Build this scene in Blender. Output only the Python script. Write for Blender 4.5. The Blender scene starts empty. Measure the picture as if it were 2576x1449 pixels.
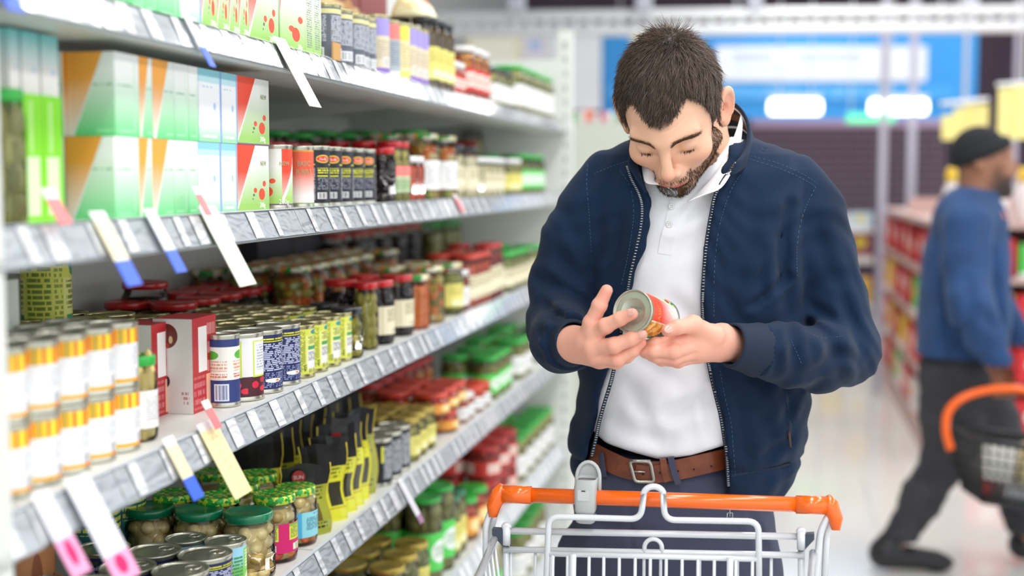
import bpy, bmesh, math, random
import numpy as np
from mathutils import Vector, Matrix, Euler
random.seed(7); RNG=np.random.default_rng(7)
S=bpy.context.scene; COL=S.collection
# ---------------- camera ----------------
F=3300.0; TH=math.radians(11.31); PH=math.radians(4.75); CH=1.48
cam=bpy.data.cameras.new('camera'); co=bpy.data.objects.new('camera',cam); COL.objects.link(co); S.camera=co
cam.sensor_width=36; cam.lens=F/2576*36; cam.clip_start=.05; cam.clip_end=100
co.location=(0,0,CH); co.rotation_euler=(math.pi/2-PH,0,TH)
cam.dof.use_dof=True; cam.dof.focus_distance=2.03; cam.dof.aperture_fstop=cam.lens/25.0
# ---------------- exposure, world, lights ----------------
S.view_settings.view_transform='Standard'; S.view_settings.look='None'; S.view_settings.gamma=1
S.view_settings.use_curve_mapping=False; S.view_settings.exposure=0.62
W=bpy.data.worlds.new('world'); S.world=W; W.use_nodes=True
W.node_tree.nodes['Background'].inputs[0].default_value=(.92,.97,1,1); W.node_tree.nodes['Background'].inputs[1].default_value=1.05
def area(loc,sx,sy,power,rot=(0,0,0),col=(1,.985,.96)):
    l=bpy.data.lights.new('ceiling_light',type='AREA'); l.shape='RECTANGLE'; l.size=sx; l.size_y=sy; l.energy=power; l.color=col
    o=bpy.data.objects.new('ceiling_light',l); COL.objects.link(o); o.location=loc; o.rotation_euler=rot; return o
LAMPS=[(x,y) for x in (.35,2.6) for y in (-.6,2.0,4.6,7.2,9.8,12.4)]
for x,y in LAMPS: area((x,y,3.72),.5,2.0,(26 if x<1 else 24)*(1 if y<3 else .8))
area((-2.6,3,3.72),.5,3,16)
# ---------------- projection helpers (pixels of the 2576x1449 frame) ----------------
ct,st,cp,sp=math.cos(TH),math.sin(TH),math.cos(PH),math.sin(PH)
def U(px,py,D):
    a=(px-1288)/F; b=(py-724.5)/F; t=D/(cp-b*sp); return Vector((a*t,D,CH+t*(-sp-b*cp)))
def w2(u): return Vector((ct*u[0]-st*u[1], st*u[0]+ct*u[1], u[2]))
def P(px,py,D): return w2(U(px,py,D))
def DX(px,X,z):   # distance along view for a point of plane x=X at height z seen in column px
    a=(px-1288)/F; h=CH-z; return (X-ct*a*h*sp)/(ct*a*cp-st)
def YX(px,X,z):
    D=DX(px,X,z); a=(px-1288)/F; u=a*(D*cp+(CH-z)*sp); return st*u+ct*D
def ZX(px,py,X):
    a=(px-1288)/F; b=(py-724.5)/F
    t=X/(ct*a-st*(cp-b*sp)); return CH+t*(-sp-b*cp)
def GZ(px,py,z):
    b=(py-724.5)/F; a=(px-1288)/F; t=(z-CH)/(-sp-b*cp); return w2((a*t,t*(cp-b*sp),z))
# ---------------- materials ----------------
MATS={}
def srgb(c):
    if isinstance(c,str): c=[int(c[i:i+2],16)/255 for i in (0,2,4)]
    return tuple(x/12.92 if x<=.04045 else ((x+.055)/1.055)**2.4 for x in c)+(1,)
def mat(name,col='ffffff',rough=.5,metal=0,emit=0,bump=0,bscale=200,noise=0,nscale=8,col2=None,spec=.5,coat=0,sheen=0,sss=0,attr=None,alpha=1):
    if name in MATS: return MATS[name]
    m=bpy.data.materials.new(name); MATS[name]=m; m.use_nodes=True; N=m.node_tree.nodes; Lk=m.node_tree.links
    b=N['Principled BSDF']; b.inputs['Base Color'].default_value=srgb(col); b.inputs['Roughness'].default_value=rough; b.inputs['Metallic'].default_value=metal
    b.inputs['Specular IOR Level'].default_value=spec; b.inputs['Coat Weight'].default_value=coat; b.inputs['Coat Roughness'].default_value=.08
    b.inputs['Sheen Weight'].default_value=sheen; b.inputs['Alpha'].default_value=alpha
    if sss: b.inputs['Subsurface Weight'].default_value=sss; b.inputs['Subsurface Radius'].default_value=(.012,.005,.003); b.inputs['Subsurface Scale'].default_value=.6
    if emit: b.inputs['Emission Color'].default_value=srgb(col); b.inputs['Emission Strength'].default_value=emit
    if bump:
        tc=N.new('ShaderNodeTexCoord'); n=N.new('ShaderNodeTexNoise'); n.inputs['Scale'].default_value=bscale; n.inputs['Detail'].default_value=3
        bp=N.new('ShaderNodeBump'); bp.inputs['Strength'].default_value=bump; bp.inputs['Distance'].default_value=.002
        Lk.new(tc.outputs['Object'],n.inputs['Vector']); Lk.new(n.outputs[0],bp.inputs['Height']); Lk.new(bp.outputs[0],b.inputs['Normal'])
    if attr:
        at=N.new('ShaderNodeAttribute'); at.attribute_name=attr; Lk.new(at.outputs['Color'],b.inputs['Base Color'])
    if col2 is not None:
        tc=N.new('ShaderNodeTexCoord'); n=N.new('ShaderNodeTexNoise'); n.inputs['Scale'].default_value=nscale; n.inputs['Detail'].default_value=4
        r=N.new('ShaderNodeValToRGB'); r.color_ramp.elements[0].position=.38; r.color_ramp.elements[1].position=.62
        r.color_ramp.elements[0].color=srgb(col); r.color_ramp.elements[1].color=srgb(col2)
        Lk.new(tc.outputs['Object'],n.inputs['Vector']); Lk.new(n.outputs[0],r.inputs[0]); Lk.new(r.outputs[0],b.inputs['Base Color'])
    return m
def glass(name,tint=(1,1,1),ior=1.45,boost=1.6):
    if name in MATS: return MATS[name]
    m=bpy.data.materials.new(name); MATS[name]=m; m.use_nodes=True; N=m.node_tree.nodes; Lk=m.node_tree.links
    N.remove(N['Principled BSDF']); o=N['Material Output']
    t=N.new('ShaderNodeBsdfTransparent'); t.inputs[0].default_value=(*tint,1); g=N.new('ShaderNodeBsdfGlossy'); g.inputs['Roughness'].default_value=.06
    fr=N.new('ShaderNodeFresnel'); fr.inputs[0].default_value=ior; mu=N.new('ShaderNodeMath'); mu.operation='MULTIPLY'; mu.inputs[1].default_value=boost; mu.use_clamp=True
    mx=N.new('ShaderNodeMixShader'); Lk.new(fr.outputs[0],mu.inputs[0]); Lk.new(mu.outputs[0],mx.inputs[0]); Lk.new(t.outputs[0],mx.inputs[1]); Lk.new(g.outputs[0],mx.inputs[2]); Lk.new(mx.outputs[0],o.inputs[0])
    return m
class G:
    """tiny node-maths helper for printed artwork in UV space"""
    def __init__(s,m):
        s.N=m.node_tree.nodes; s.L=m.node_tree.links; uv=s.N.new('ShaderNodeUVMap'); sx=s.N.new('ShaderNodeSeparateXYZ'); s.L.new(uv.outputs[0],sx.inputs[0])
        s.uv=uv.outputs[0]; s.u=sx.outputs[0]; s.v=sx.outputs[1]
    def m(s,op,a,b=None,c=None):
        n=s.N.new('ShaderNodeMath'); n.operation=op
        for i,x in enumerate((a,b,c)):
            if x is None: continue
            if isinstance(x,(int,float)): n.inputs[i].default_value=x
            else: s.L.new(x,n.inputs[i])
        return n.outputs[0]
    def rect(s,u0,u1,v0,v1):
        r=None
        for x,op,t in ((s.u,'GREATER_THAN',u0),(s.u,'LESS_THAN',u1),(s.v,'GREATER_THAN',v0),(s.v,'LESS_THAN',v1)):
            k=s.m(op,x,t); r=k if r is None else s.m('MULTIPLY',r,k)
        return r
    def text(s,u0,u1,v0,v1,rows,fr=40,th=.42,bars=False):
        r=s.rect(u0,u1,v0,v1); sc=rows/(v1-v0)
        vv=s.m('MULTIPLY',s.v,sc) if not bars else s.m('MULTIPLY',s.v,0)
        fl=s.m('FLOOR',vv); frac=s.m('FRACT',vv)
        cx=s.N.new('ShaderNodeCombineXYZ'); s.L.new(s.m('MULTIPLY',s.u,fr),cx.inputs[0]); s.L.new(s.m('MULTIPLY',fl,7.3),cx.inputs[1])
        n=s.N.new('ShaderNodeTexNoise'); n.inputs['Scale'].default_value=1; n.inputs['Detail'].default_value=1; s.L.new(cx.outputs[0],n.inputs['Vector'])
        k=s.m('GREATER_THAN',n.outputs[0],th)
        if not bars: k=s.m('MULTIPLY',k,s.m('LESS_THAN',frac,.62))
        return s.m('MULTIPLY',r,k)
    def disc(s,cu,cv,ru,rv):
        a=s.m('DIVIDE',s.m('SUBTRACT',s.u,cu),ru); b=s.m('DIVIDE',s.m('SUBTRACT',s.v,cv),rv)
        return s.m('LESS_THAN',s.m('ADD',s.m('MULTIPLY',a,a),s.m('MULTIPLY',b,b)),1)
    def diag(s,u_top,u_bot):  # region left of the line from (u_top,1) to (u_bot,0)
        return s.m('LESS_THAN',s.u,s.m('ADD',s.m('MULTIPLY',s.v,u_top-u_bot),u_bot))
    def stripes(s,n,i,tot):
        return s.m('COMPARE',s.m('FLOOR',s.m('MODULO',s.m('MULTIPLY',s.u,n),tot)),i,.1)
def art(name,base,ops,rep=1,rough=.45,coat=0,vgrad=None):
    """base colour hex or (bottom,top) gradient; ops=list of (kind,args,colour)"""
    if name in MATS: return MATS[name]
    m=mat(name,'ffffff',rough,coat=coat); g=G(m)
    if rep>1: g.u=g.m('FRACT',g.m('MULTIPLY',g.u,rep))
    def colnode(c,mid=.5,wid=.5):
        if isinstance(c,tuple):
            r=g.N.new('ShaderNodeValToRGB'); g.L.new(g.v,r.inputs[0]); e=r.color_ramp.elements; e[0].position=max(0,c[2]) if len(c)>2 else .1; e[1].position=c[3] if len(c)>3 else .9
            e[0].color=srgb(c[0]); e[1].color=srgb(c[1]); return r.outputs[0]
        r=g.N.new('ShaderNodeRGB'); r.outputs[0].default_value=srgb(c); return r.outputs[0]
    cur=colnode(base)
    for op in ops:
        k,a,c=op[:3]
        mask=getattr(g,k)(*a) if k!='bars' else g.text(*a,rows=1,fr=op[3] if len(op)>3 else 60,th=.5,bars=True)
        mx=g.N.new('ShaderNodeMix'); mx.data_type='RGBA'; g.L.new(mask,mx.inputs[0]); g.L.new(cur,mx.inputs[6]); g.L.new(colnode(c),mx.inputs[7]); cur=mx.outputs[2]
    g.L.new(cur,g.N['Principled BSDF'].inputs['Base Color']); return m
# ---------------- mesh helpers ----------------
def mkmesh(name,vs,fs,mats=(),uvs=None,smooth=False,mi=None):
    me=bpy.data.meshes.new(name); me.from_pydata([tuple(v) for v in vs],[],[tuple(f) for f in fs])
    for m in mats: me.materials.append(m)
    if uvs is not None:
        l=me.uv_layers.new(name='UVMap'); l.data.foreach_set('uv',np.array(uvs,dtype=np.float32).ravel())
    if smooth: me.polygons.foreach_set('use_smooth',[True]*len(me.polygons))
    if mi is not None: me.polygons.foreach_set('material_index',mi)
    me.update(); return me
def obj(name,me,parent=None,loc=None,rot=None):
    o=bpy.data.objects.new(name,me); COL.objects.link(o)
    if parent is not None: o.parent=parent
    if loc is not None: o.location=loc
    if rot is not None: o.rotation_euler=rot
    return o
def tag(o,label=None,cat=None,group=None,kind=None):
    if label: o['label']=label
    if cat: o['category']=cat
    if group: o['group']=group
    if kind: o['kind']=kind
    return o
def empty(name,loc=(0,0,0),rz=0):
    o=obj(name,None,None,loc,(0,0,rz)); o.empty_display_size=.05; return o
class MB:
    def __init__(s): s.v=[];s.f=[];s.uv=[];s.mi=[]
    def face(s,pts,uv=None,mi=0):
        i=len(s.v); s.v+= [tuple(p) for p in pts]; s.f.append(tuple(range(i,i+len(pts)))); s.uv+= uv or [(0,0)]*len(pts); s.mi.append(mi)
    def box(s,c,d,mi=0,rot=None,mis=None,bev=0):
        x,y,z=[k/2 for k in d]; R=rot if rot is not None else Matrix.Identity(3); c=Vector(c)
        q=lambda a,b,e: c+R@Vector((a*x,b*y,e*z))
        fs=[((1,-1,-1),(1,1,-1),(1,1,1),(1,-1,1)),((-1,1,-1),(-1,-1,-1),(-1,-1,1),(-1,1,1)),((-1,-1,-1),(1,-1,-1),(1,-1,1),(-1,-1,1)),((1,1,-1),(-1,1,-1),(-1,1,1),(1,1,1)),((-1,-1,1),(1,-1,1),(1,1,1),(-1,1,1)),((-1,1,-1),(1,1,-1),(1,-1,-1),(-1,-1,-1))]
        for i,f in enumerate(fs): s.face([q(*p) for p in f],[(0,0),(1,0),(1,1),(0,1)],mis[i] if mis else mi)
    def tube(s,pts,r,n=8,mi=0,cap=True,rs=None):
        pts=[Vector(p) for p in pts]; rings=[]; up=None
        for i,p in enumerate(pts):
            a=pts[max(i-1,0)]; b=pts[min(i+1,len(pts)-1)]; t=(b-a).normalized()
            if up is None: up=t.orthogonal().normalized()
            up=(up-t*up.dot(t)); up=up.normalized() if up.length>1e-6 else t.orthogonal().normalized()
            w=t.cross(up); rr=rs[i] if rs else r
            base=len(s.v); s.v+=[tuple(p+(up*math.cos(k*2*math.pi/n)+w*math.sin(k*2*math.pi/n))*rr) for k in range(n)]; rings.append(base)
        for i in range(len(rings)-1):
            a,b=rings[i],rings[i+1]
            for k in range(n):
                s.f.append((a+k,a+(k+1)%n,b+(k+1)%n,b+k)); s.uv+=[(0,0)]*4; s.mi.append(mi)
        if cap:
            for a,rev in ((rings[0],True),(rings[-1],False)):
                f=[a+k for k in range(n)]; s.f.append(tuple(f[::-1] if rev else f)); s.uv+=[(0,0)]*n; s.mi.append(mi)
    def lathe(s,prof,n=24,mi=0,c=(0,0,0),cap0=False,cap1=False,vr=None):
        z0=min(p[1] for p in prof); z1=max(p[1] for p in prof); hh=max(z1-z0,1e-6); rings=[]
        for r,z in prof:
            rings.append(len(s.v)); s.v+=[(c[0]+r*math.cos(k*2*math.pi/n),c[1]+r*math.sin(k*2*math.pi/n),c[2]+z) for k in range(n)]
        for i in range(len(prof)-1):
            a,b=rings[i],rings[i+1]; va=(prof[i][1]-z0)/hh; vb=(prof[i+1][1]-z0)/hh
            for k in range(n):
                s.f.append((a+k,a+(k+1)%n,b+(k+1)%n,b+k)); s.uv+=[(k/n,va),((k+1)/n,va),((k+1)/n,vb),(k/n,vb)]; s.mi.append(mi)
        if cap0: s.f.append(tuple(rings[0]+k for k in range(n))[::-1]); s.uv+=[(0,0)]*n; s.mi.append(mi)
        if cap1: s.f.append(tuple(rings[-1]+k for k in range(n))); s.uv+=[(.5,.5)]*n; s.mi.append(mi)
    def ball(s,c,r,mi=0,seg=8,ring=5):
        if isinstance(r,(int,float)): r=(r,r,r)
        base=len(s.v); s.v.append((c[0],c[1],c[2]-r[2]))
        for i in range(1,ring):
            a=math.pi*i/ring
            for k in range(seg):
                s.v.append((c[0]+r[0]*math.sin(a)*math.cos(2*math.pi*k/seg),c[1]+r[1]*math.sin(a)*math.sin(2*math.pi*k/seg),c[2]-r[2]*math.cos(a)))
        s.v.append((c[0],c[1],c[2]+r[2])); top=len(s.v)-1
        for k in range(seg):
            s.f.append((base,base+1+(k+1)%seg,base+1+k)); s.uv+=[(0,0)]*3; s.mi.append(mi)
            for i in range(ring-2):
                a=base+1+i*seg; s.f.append((a+k,a+(k+1)%seg,a+seg+(k+1)%seg,a+seg+k)); s.uv+=[(0,0)]*4; s.mi.append(mi)
            a=base+1+(ring-2)*seg; s.f.append((a+k,a+(k+1)%seg,top)); s.uv+=[(0,0)]*3; s.mi.append(mi)
    def mesh(s,name,mats,smooth=False): return mkmesh(name,s.v,s.f,mats,s.uv,smooth,s.mi)
    def build(s,name,mats,parent=None,smooth=False,loc=None,rot=None):
        return obj(name,s.mesh(name,mats if isinstance(mats,(list,tuple)) else [mats],smooth),parent,loc,rot)
def autosmooth(o,ang=40):
    me=o.data; me.polygons.foreach_set('use_smooth',[True]*len(me.polygons))
    try: me.set_sharp_from_angle(angle=math.radians(ang))
    except Exception: pass
    return o
def text_mesh(s,size,mat_,depth=.0003):
    cu=bpy.data.curves.new('lettering','FONT'); cu.body=s; cu.size=size; cu.extrude=depth; cu.align_x='CENTER'; cu.align_y='CENTER'; cu.resolution_u=2
    o=bpy.data.objects.new('lettering',cu); COL.objects.link(o); dg=bpy.context.evaluated_depsgraph_get(); me=bpy.data.meshes.new_from_object(o.evaluated_get(dg))
    bpy.data.objects.remove(o); me.materials.clear(); me.materials.append(mat_); return me
# ---------------- implicit surfaces ----------------
def surfnets(f,lo,hi,h):
    lo=np.array(lo,float); n=np.ceil((np.array(hi)-lo)/h).astype(int)+1
    ax=[lo[i]+h*np.arange(n[i]) for i in range(3)]
    g=np.empty(tuple(n),np.float32)
    Yg,Zg=np.meshgrid(ax[1],ax[2],indexing='ij')
    step=max(1,int(400000/(n[1]*n[2])))
    for i in range(0,n[0],step):
        xs=ax[0][i:i+step]; Q=np.empty((len(xs),n[1],n[2],3)); Q[...,0]=xs[:,None,None]; Q[...,1]=Yg; Q[...,2]=Zg
        g[i:i+step]=f(Q.reshape(-1,3)).reshape(len(xs),n[1],n[2])
    ins=g<0; nx,ny,nz=g.shape
    cs=np.zeros((nx-1,ny-1,nz-1),np.int8)
    for a in (0,1):
        for b in (0,1):
            for c in (0,1): cs+=ins[a:nx-1+a,b:ny-1+b,c:nz-1+c]
    act=(cs>0)&(cs<8); idx=-np.ones(act.shape,np.int64); cells=np.argwhere(act); idx[act]=np.arange(len(cells))
    acc=np.zeros((len(cells),3)); cnt=np.zeros(len(cells))
    cor=[(a,b,c) for a in (0,1) for b in (0,1) for c in (0,1)]
    for p in cor:
        for d in range(3):
            if p[d]==0:
                q=list(p); q[d]=1
                ga=g[cells[:,0]+p[0],cells[:,1]+p[1],cells[:,2]+p[2]]; gb=g[cells[:,0]+q[0],cells[:,1]+q[1],cells[:,2]+q[2]]
                x=(ga<0)!=(gb<0); t=np.where(x,ga/np.where(x,ga-gb,1),0)
                pt=np.array(p,float)+np.zeros((len(cells),3)); pt[:,d]+=t; acc[x]+=pt[x]; cnt[x]+=1
    V=lo+(cells+acc/cnt[:,None])*h
    Fs=[]
    for d in range(3):
        s0=[slice(0,nx),slice(0,ny),slice(0,nz)]; s1=list(s0)
        s0[d]=slice(0,g.shape[d]-1); s1[d]=slice(1,g.shape[d]); A=ins[tuple(s0)]; B=ins[tuple(s1)]
        e=np.argwhere(A!=B); o=[k for k in range(3) if k!=d]
        ok=(e[:,o[0]]>0)&(e[:,o[1]]>0)&(e[:,o[0]]<g.shape[o[0]]-1)&(e[:,o[1]]<g.shape[o[1]]-1); e=e[ok]
        fl=A[e[:,0],e[:,1],e[:,2]]
        q=[]
        for da,db in ((0,0),(1,0),(1,1),(0,1)):
            c=e.copy(); c[:,o[0]]-=da; c[:,o[1]]-=db; q.append(idx[c[:,0],c[:,1],c[:,2]])
        q=np.stack(q,1); flip=fl if d!=1 else ~fl
        q[~flip]=q[~flip][:,::-1]; Fs.append(q)
    return V,np.concatenate(Fs)
def npmesh(name,V,Fq,mats,smooth=True,col=None,colname='Col'):
    me=bpy.data.meshes.new(name); me.vertices.add(len(V)); me.vertices.foreach_set('co',np.asarray(V,np.float32).ravel())
    k=Fq.shape[1]; me.loops.add(Fq.size); me.loops.foreach_set('vertex_index',Fq.astype(np.int32).ravel()); me.polygons.add(len(Fq))
    me.polygons.foreach_set('loop_start',np.arange(0,Fq.size,k,dtype=np.int32)); me.polygons.foreach_set('loop_total',np.full(len(Fq),k,np.int32))
    me.polygons.foreach_set('use_smooth',[smooth]*len(Fq)); me.update(calc_edges=True)
    for m in mats: me.materials.append(m)
    if col is not None:
        c=me.color_attributes.new(colname,'FLOAT_COLOR','POINT'); q=np.ones((len(V),4),np.float32); q[:,:3]=col; c.data.foreach_set('color',q.ravel())
    me.validate(); return me
def cap(Q,a,b,ra,rb=None):
    rb=ra if rb is None else rb; a=np.array(a,float); b=np.array(b,float); ab=b-a; t=np.clip(((Q-a)@ab)/max(ab@ab,1e-12),0,1)
    return np.linalg.norm(Q-a-t[:,None]*ab,axis=1)-(ra+(rb-ra)*t)
def chain(Q,pts,rs,k=.008):
    d=None
    for i in range(len(pts)-1):
        e=cap(Q,pts[i],pts[i+1],rs[i],rs[i+1]); d=e if d is None else smin(d,e,k)
    return d
def ell(Q,c,r,R=None):
    q=Q-np.array(c,float)
    if R is not None: q=q@R
    r=np.array(r,float); k0=np.linalg.norm(q/r,axis=1); k1=np.linalg.norm(q/(r*r),axis=1); return k0*(k0-1)/np.maximum(k1,1e-9)
def smin(a,b,k):
    h=np.clip(.5+.5*(b-a)/k,0,1); return b*(1-h)+a*h-k*h*(1-h)
def smax(a,b,k): return -smin(-a,-b,k)
# ================= STRUCTURE =================
def struct(name,mb,m,smooth=False): return tag(mb.build(name,m,None,smooth),kind='structure')
floorm=mat('floor_tile','ecebe6',.12,coat=.3,spec=.6)
base_m=MB(); base_m.box((3,7,-.06),(13,22,.1)); struct('floor',base_m,mat('floor_grout','c4c4be',.5))
fl=bpy.data.objects['floor']
tm=MB(); tm.box((0,0,0),(.597,.597,.01)); tme=tm.mesh('tile',[floorm])
for i in range(-2,8):
    for j in range(4,19):
        x=.15+.6*i; y=.3+.6*j
        if x<-1.3: continue
        obj('tile',tme,fl,(x,y,-.006))
m_=MB(); m_.box((3,7,5.45),(13,22,.1)); struct('ceiling',m_,mat('ceiling_dark','4c4560',.8))
wm=art('wall_brown','6c5663',[])
m_=MB(); m_.box((3,17.6,2.7),(13,.1,5.5)); struct('wall_back',m_,mat('wall_back_plum','6a5563',.8,col2='5d4c5e',nscale=3))
m_=MB(); m_.box((-3.4,7,2.7),(.1,22,5.5)); struct('wall_left',m_,mat('wall_white','e4e4e0',.7))
# ceiling luminaires (housing + tube) hanging in two rows
lm=mat('lamp_white','ffffff',.3,emit=2.0); hm=mat('lamp_housing','e8e8ea',.4)
for i,(x,y) in enumerate(LAMPS):
    t=empty('ceiling_lamp',(x,y,3.76)); b=MB(); b.box((0,0,.03),(.5,2.0,.04)); b.build('housing',hm,t)
    b=MB(); b.box((0,0,0),(.44,1.9,.012)); b.build('diffuser',lm,t)
    b=MB(); b.tube([(0,-.7,.05),(0,-.7,1.64)],.006); b.build('hanger',hm,t); b=MB(); b.tube([(0,.7,.05),(0,.7,1.64)],.006); b.build('hanger',hm,t)
    tag(t,'white ceiling strip lamp, '+['first','second','third','fourth','fifth','sixth'][i%6]+' of the '+('left','right')[i//6]+' row above the shop floor','lamp','strip lamps above the shop floor')
# ================= LEFT GONDOLA =================
XF=-.747; XB=-1.24; Y0=.35; Y1=4.62
zs={'A':ZX(720,122,XF),'B':ZX(600,537,XF),'C':ZX(730,987,XF),'D':ZX(924,1281,XF),'E':ZX(1290,1262,XF)}
zs['F']=zs['E']-.33
print('shelves',zs)
SN={'A':'top shelf','B':'second shelf','C':'third shelf','D':'fourth shelf','E':'fifth shelf','F':'lowest shelf'}
white=mat('shelf_white','d6d7d3',.35,spec=.5); 
gon=empty('shelving_unit',(-1.0,2.5,0)); tag(gon,'long white metal supermarket shelving unit stocked with jars, cans and cartons','shelving')
gon_i=Matrix.Translation((1.0,-2.5,0))
def gpart(name,mb,m,smooth=False):
    o=mb.build(name,m,gon,smooth); o.matrix_parent_inverse=gon_i; return o
SEAM=.0
nb=5; L=(Y1-Y0)/nb
for i in range(nb):   # back panels with recessed seams
    b=MB(); b.box((XB-.01,Y0+L*(i+.5),1.05),(.016,L-.006,2.1)); gpart('back_panel',b,white)
for i in range(nb+1):
    b=MB(); b.box((XB-.035,Y0+L*i,1.05),(.03,.05,2.1)); gpart('upright',b,white)
b=MB(); b.box(((XF+XB)/2,Y1+.012,.95),(XF-XB+.02,.018,1.9)); gpart('end_panel',b,mat('panel_pale','dde0da',.4))
b=MB(); b.box((XF+.012,Y1+.03,1.0),(.05,.04,2.0)); 
up=gpart('slotted_post',b,mat('post_white','dfe1dc',.4))
b=MB()
for k in range(38): b.box((XF+.012,Y1+.0085,.1+.05*k),(.012,.003,.024))
sl=b.build('slots',mat('slot_dark','9aa09c',.6),up); sl['kind']='stuff'
b=MB(); b.box((-.752+.02,YX(4,-.732,1.3)-.02,1.2),(.012,.04,2.4)); nearp=tag(b.build('upright_post',MATS['post_white']),'white square shelf post standing at the left edge of the picture','post')
b=MB(); b.box(((XF+XB)/2,(Y0+Y1)/2,.05),(XF-XB-.03,Y1-Y0,.1)); gpart('plinth',b,white)
for s,z in zs.items():
    for i in range(nb):
        b=MB(); ya=Y0+L*i+.002; yb=ya+L-.004; yc=(ya+yb)/2
        b.box(((XF+XB)/2,yc,z-.003),(XF-XB,yb-ya,.006)); b.box((XF-.0015,yc,z-.018),(.003,yb-ya,.033))
        b.box((XF-.06,yc,z-.022),(.12,yb-ya,.032)); b.box(((XF+XB)/2-.06,yc,z-.016),(.30,yb-ya,.02))
        o=gpart('shelf_board',b,white)
        # support bracket with tapering web
        for yy in (ya+.006,yb-.006):
            bb=MB()
            pts=[(XB,yy,z-.006),(XF-.03,yy,z-.006),(XF-.03,yy,z-.03),(XB,yy,z-.075)]
            bb.face([Vector(p)-Vector((0,.0015,0)) for p in pts]); bb.face([Vector(p)+Vector((0,.0015,0)) for p in pts[::-1]])
            bb.face([pts[2]+Vector((0,0,0)) if False else Vector(pts[2])-Vector((0,.0015,0)),Vector(pts[2])+Vector((0,.0015,0)),Vector(pts[3])+Vector((0,.0015,0)),Vector(pts[3])-Vector((0,.0015,0))])
            gpart('bracket',bb,white)
# price rails: tilted strip, clear cover, paper tickets
railm=mat('rail_grey','bfc5ca',.5,spec=.2); paper=mat('ticket_paper','e9ebee',.55)
def clear_cover():
    m=glass('clear_cover',ior=1.32,boost=.8); N=m.node_tree.nodes; Lk=m.node_tree.links
    tc=N.new('ShaderNodeTexCoord'); mp=N.new('ShaderNodeMapping'); mp.inputs['Scale'].default_value=(1,.35,1); n=N.new('ShaderNodeTexNoise'); n.inputs['Scale'].default_value=55; n.inputs['Detail'].default_value=1.5; n.inputs['Distortion'].default_value=.8
    bp=N.new('ShaderNodeBump'); bp.inputs['Strength'].default_value=.9; bp.inputs['Distance'].default_value=.01
    Lk.new(tc.outputs['Object'],mp.inputs[0]); Lk.new(mp.outputs[0],n.inputs['Vector']); Lk.new(n.outputs[0],bp.inputs['Height'])
    for nn in N:
        if nn.bl_idname=='ShaderNodeBsdfGlossy': Lk.new(bp.outputs[0],nn.inputs['Normal']); nn.inputs['Roughness'].default_value=.06
        if nn.bl_idname=='ShaderNodeFresnel': Lk.new(bp.outputs[0],nn.inputs['Normal'])
    return m
cover=clear_cover()
RT,RH=.019,.040
seampx={'A':[480,730,940],'B':[420,752,955],'C':[300,727,930],'D':[725,925],'E':[1150],'F':[]}
tick_c=mat('ticket_pink','e6b9c4',.55)
def ticket_mesh():
    out=[]
    for k,(w,t) in enumerate(((.030,0),(.022,0),(.036,1),(.018,0))):
        mb=MB(); mb.face([(0,-w/2,0),(RT*.92,-w/2,-RH*.92),(RT*.92,w/2,-RH*.92),(0,w/2,0)],[(0,1),(0,0),(1,0),(1,1)])
        mb.face([(0.0005,w/2,0),(RT*.92,w/2,-RH*.92),(RT*.92,-w/2,-RH*.92),(0.0005,-w/2,0)][::-1],[(0,0)]*4)
        out.append(mb.mesh('ticket',[art('ticket_art%d'%k,'f6f7f9',[('text',(.1,.9,.62,.88,2),'ccd0d6'),('bars',(.6,.9,.1,.3),'b0b4ba')])]))
    return out
TK=ticket_mesh()
for s,z in zs.items():
    ys=[Y0]+sorted(YX(p,XF+.01,z) for p in seampx[s]); 
    while ys[-1]+.62<Y1: ys.append(ys[-1]+.62)
    ys.append(Y1)
    for a,b_ in zip(ys[:-1],ys[1:]):
        if b_-a<.02: continue
        a+=.001;b_-=.001
        root=empty('price_rail',(XF+.001,(a+b_)/2,z+.001)); hl=(b_-a)/2
        mb=MB(); P0=(0,0);P1=(RT,-RH)
        for (x0,z0),(x1,z1),th in ((P0,P1,.0015),((-.004,.0025),(.0025,.001),.0015),((RT-.003,-RH-.001),(RT+.004,-RH+.002),.0015)):
            mb.face([(x0,-hl,z0),(x1,-hl,z1),(x1,hl,z1),(x0,hl,z0)]); mb.face([(x0-th,hl,z0-th),(x1-th,hl,z1-th),(x1-th,-hl,z1-th),(x0-th,-hl,z0-th)])
            mb.face([(x0,-hl,z0),(x0-th,-hl,z0-th),(x1-th,-hl,z1-th),(x1,-hl,z1)]); mb.face([(x0,hl,z0),(x1,hl,z1),(x1-th,hl,z1-th),(x0-th,hl,z0-th)])
            mb.face([(x0,-hl,z0),(x0,hl,z0),(x0-th,hl,z0-th),(x0-th,-hl,z0-th)])
        mb.build('strip',railm,root)
        y=-hl+.03+random.random()*.03
        while y<hl-.03:
            k=random.choice((0,1,3,1)); t=obj('ticket',TK[k],root,(.0022,y,.0)); y+=random.uniform(.045,.10)
        mb=MB(); mb.face([(.004,-hl,.003),(RT+.005,-hl,-RH+.003),(RT+.005,hl,-RH+.003),(.004,hl,.003)]); mb.face([(.0046,hl,.0033),(RT+.0056,hl,-RH+.0033),(RT+.0056,-hl,-RH+.0033),(.0046,-hl,.0033)]) if False else None
        if s in 'ABCD': mb.build('clear_cover',cover,root)
        # where along the shelf
        k=ys.index(a-.001) if (a-.001) in ys else 0
        ordn=['nearest','second nearest','third nearest','fourth nearest','fifth nearest','sixth nearest','seventh nearest','eighth nearest'][min(k,7)]
        tag(root,f'{ordn} grey price rail with paper tickets on the {SN[s]}','price rail','price rails along the shelf edges')
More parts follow.
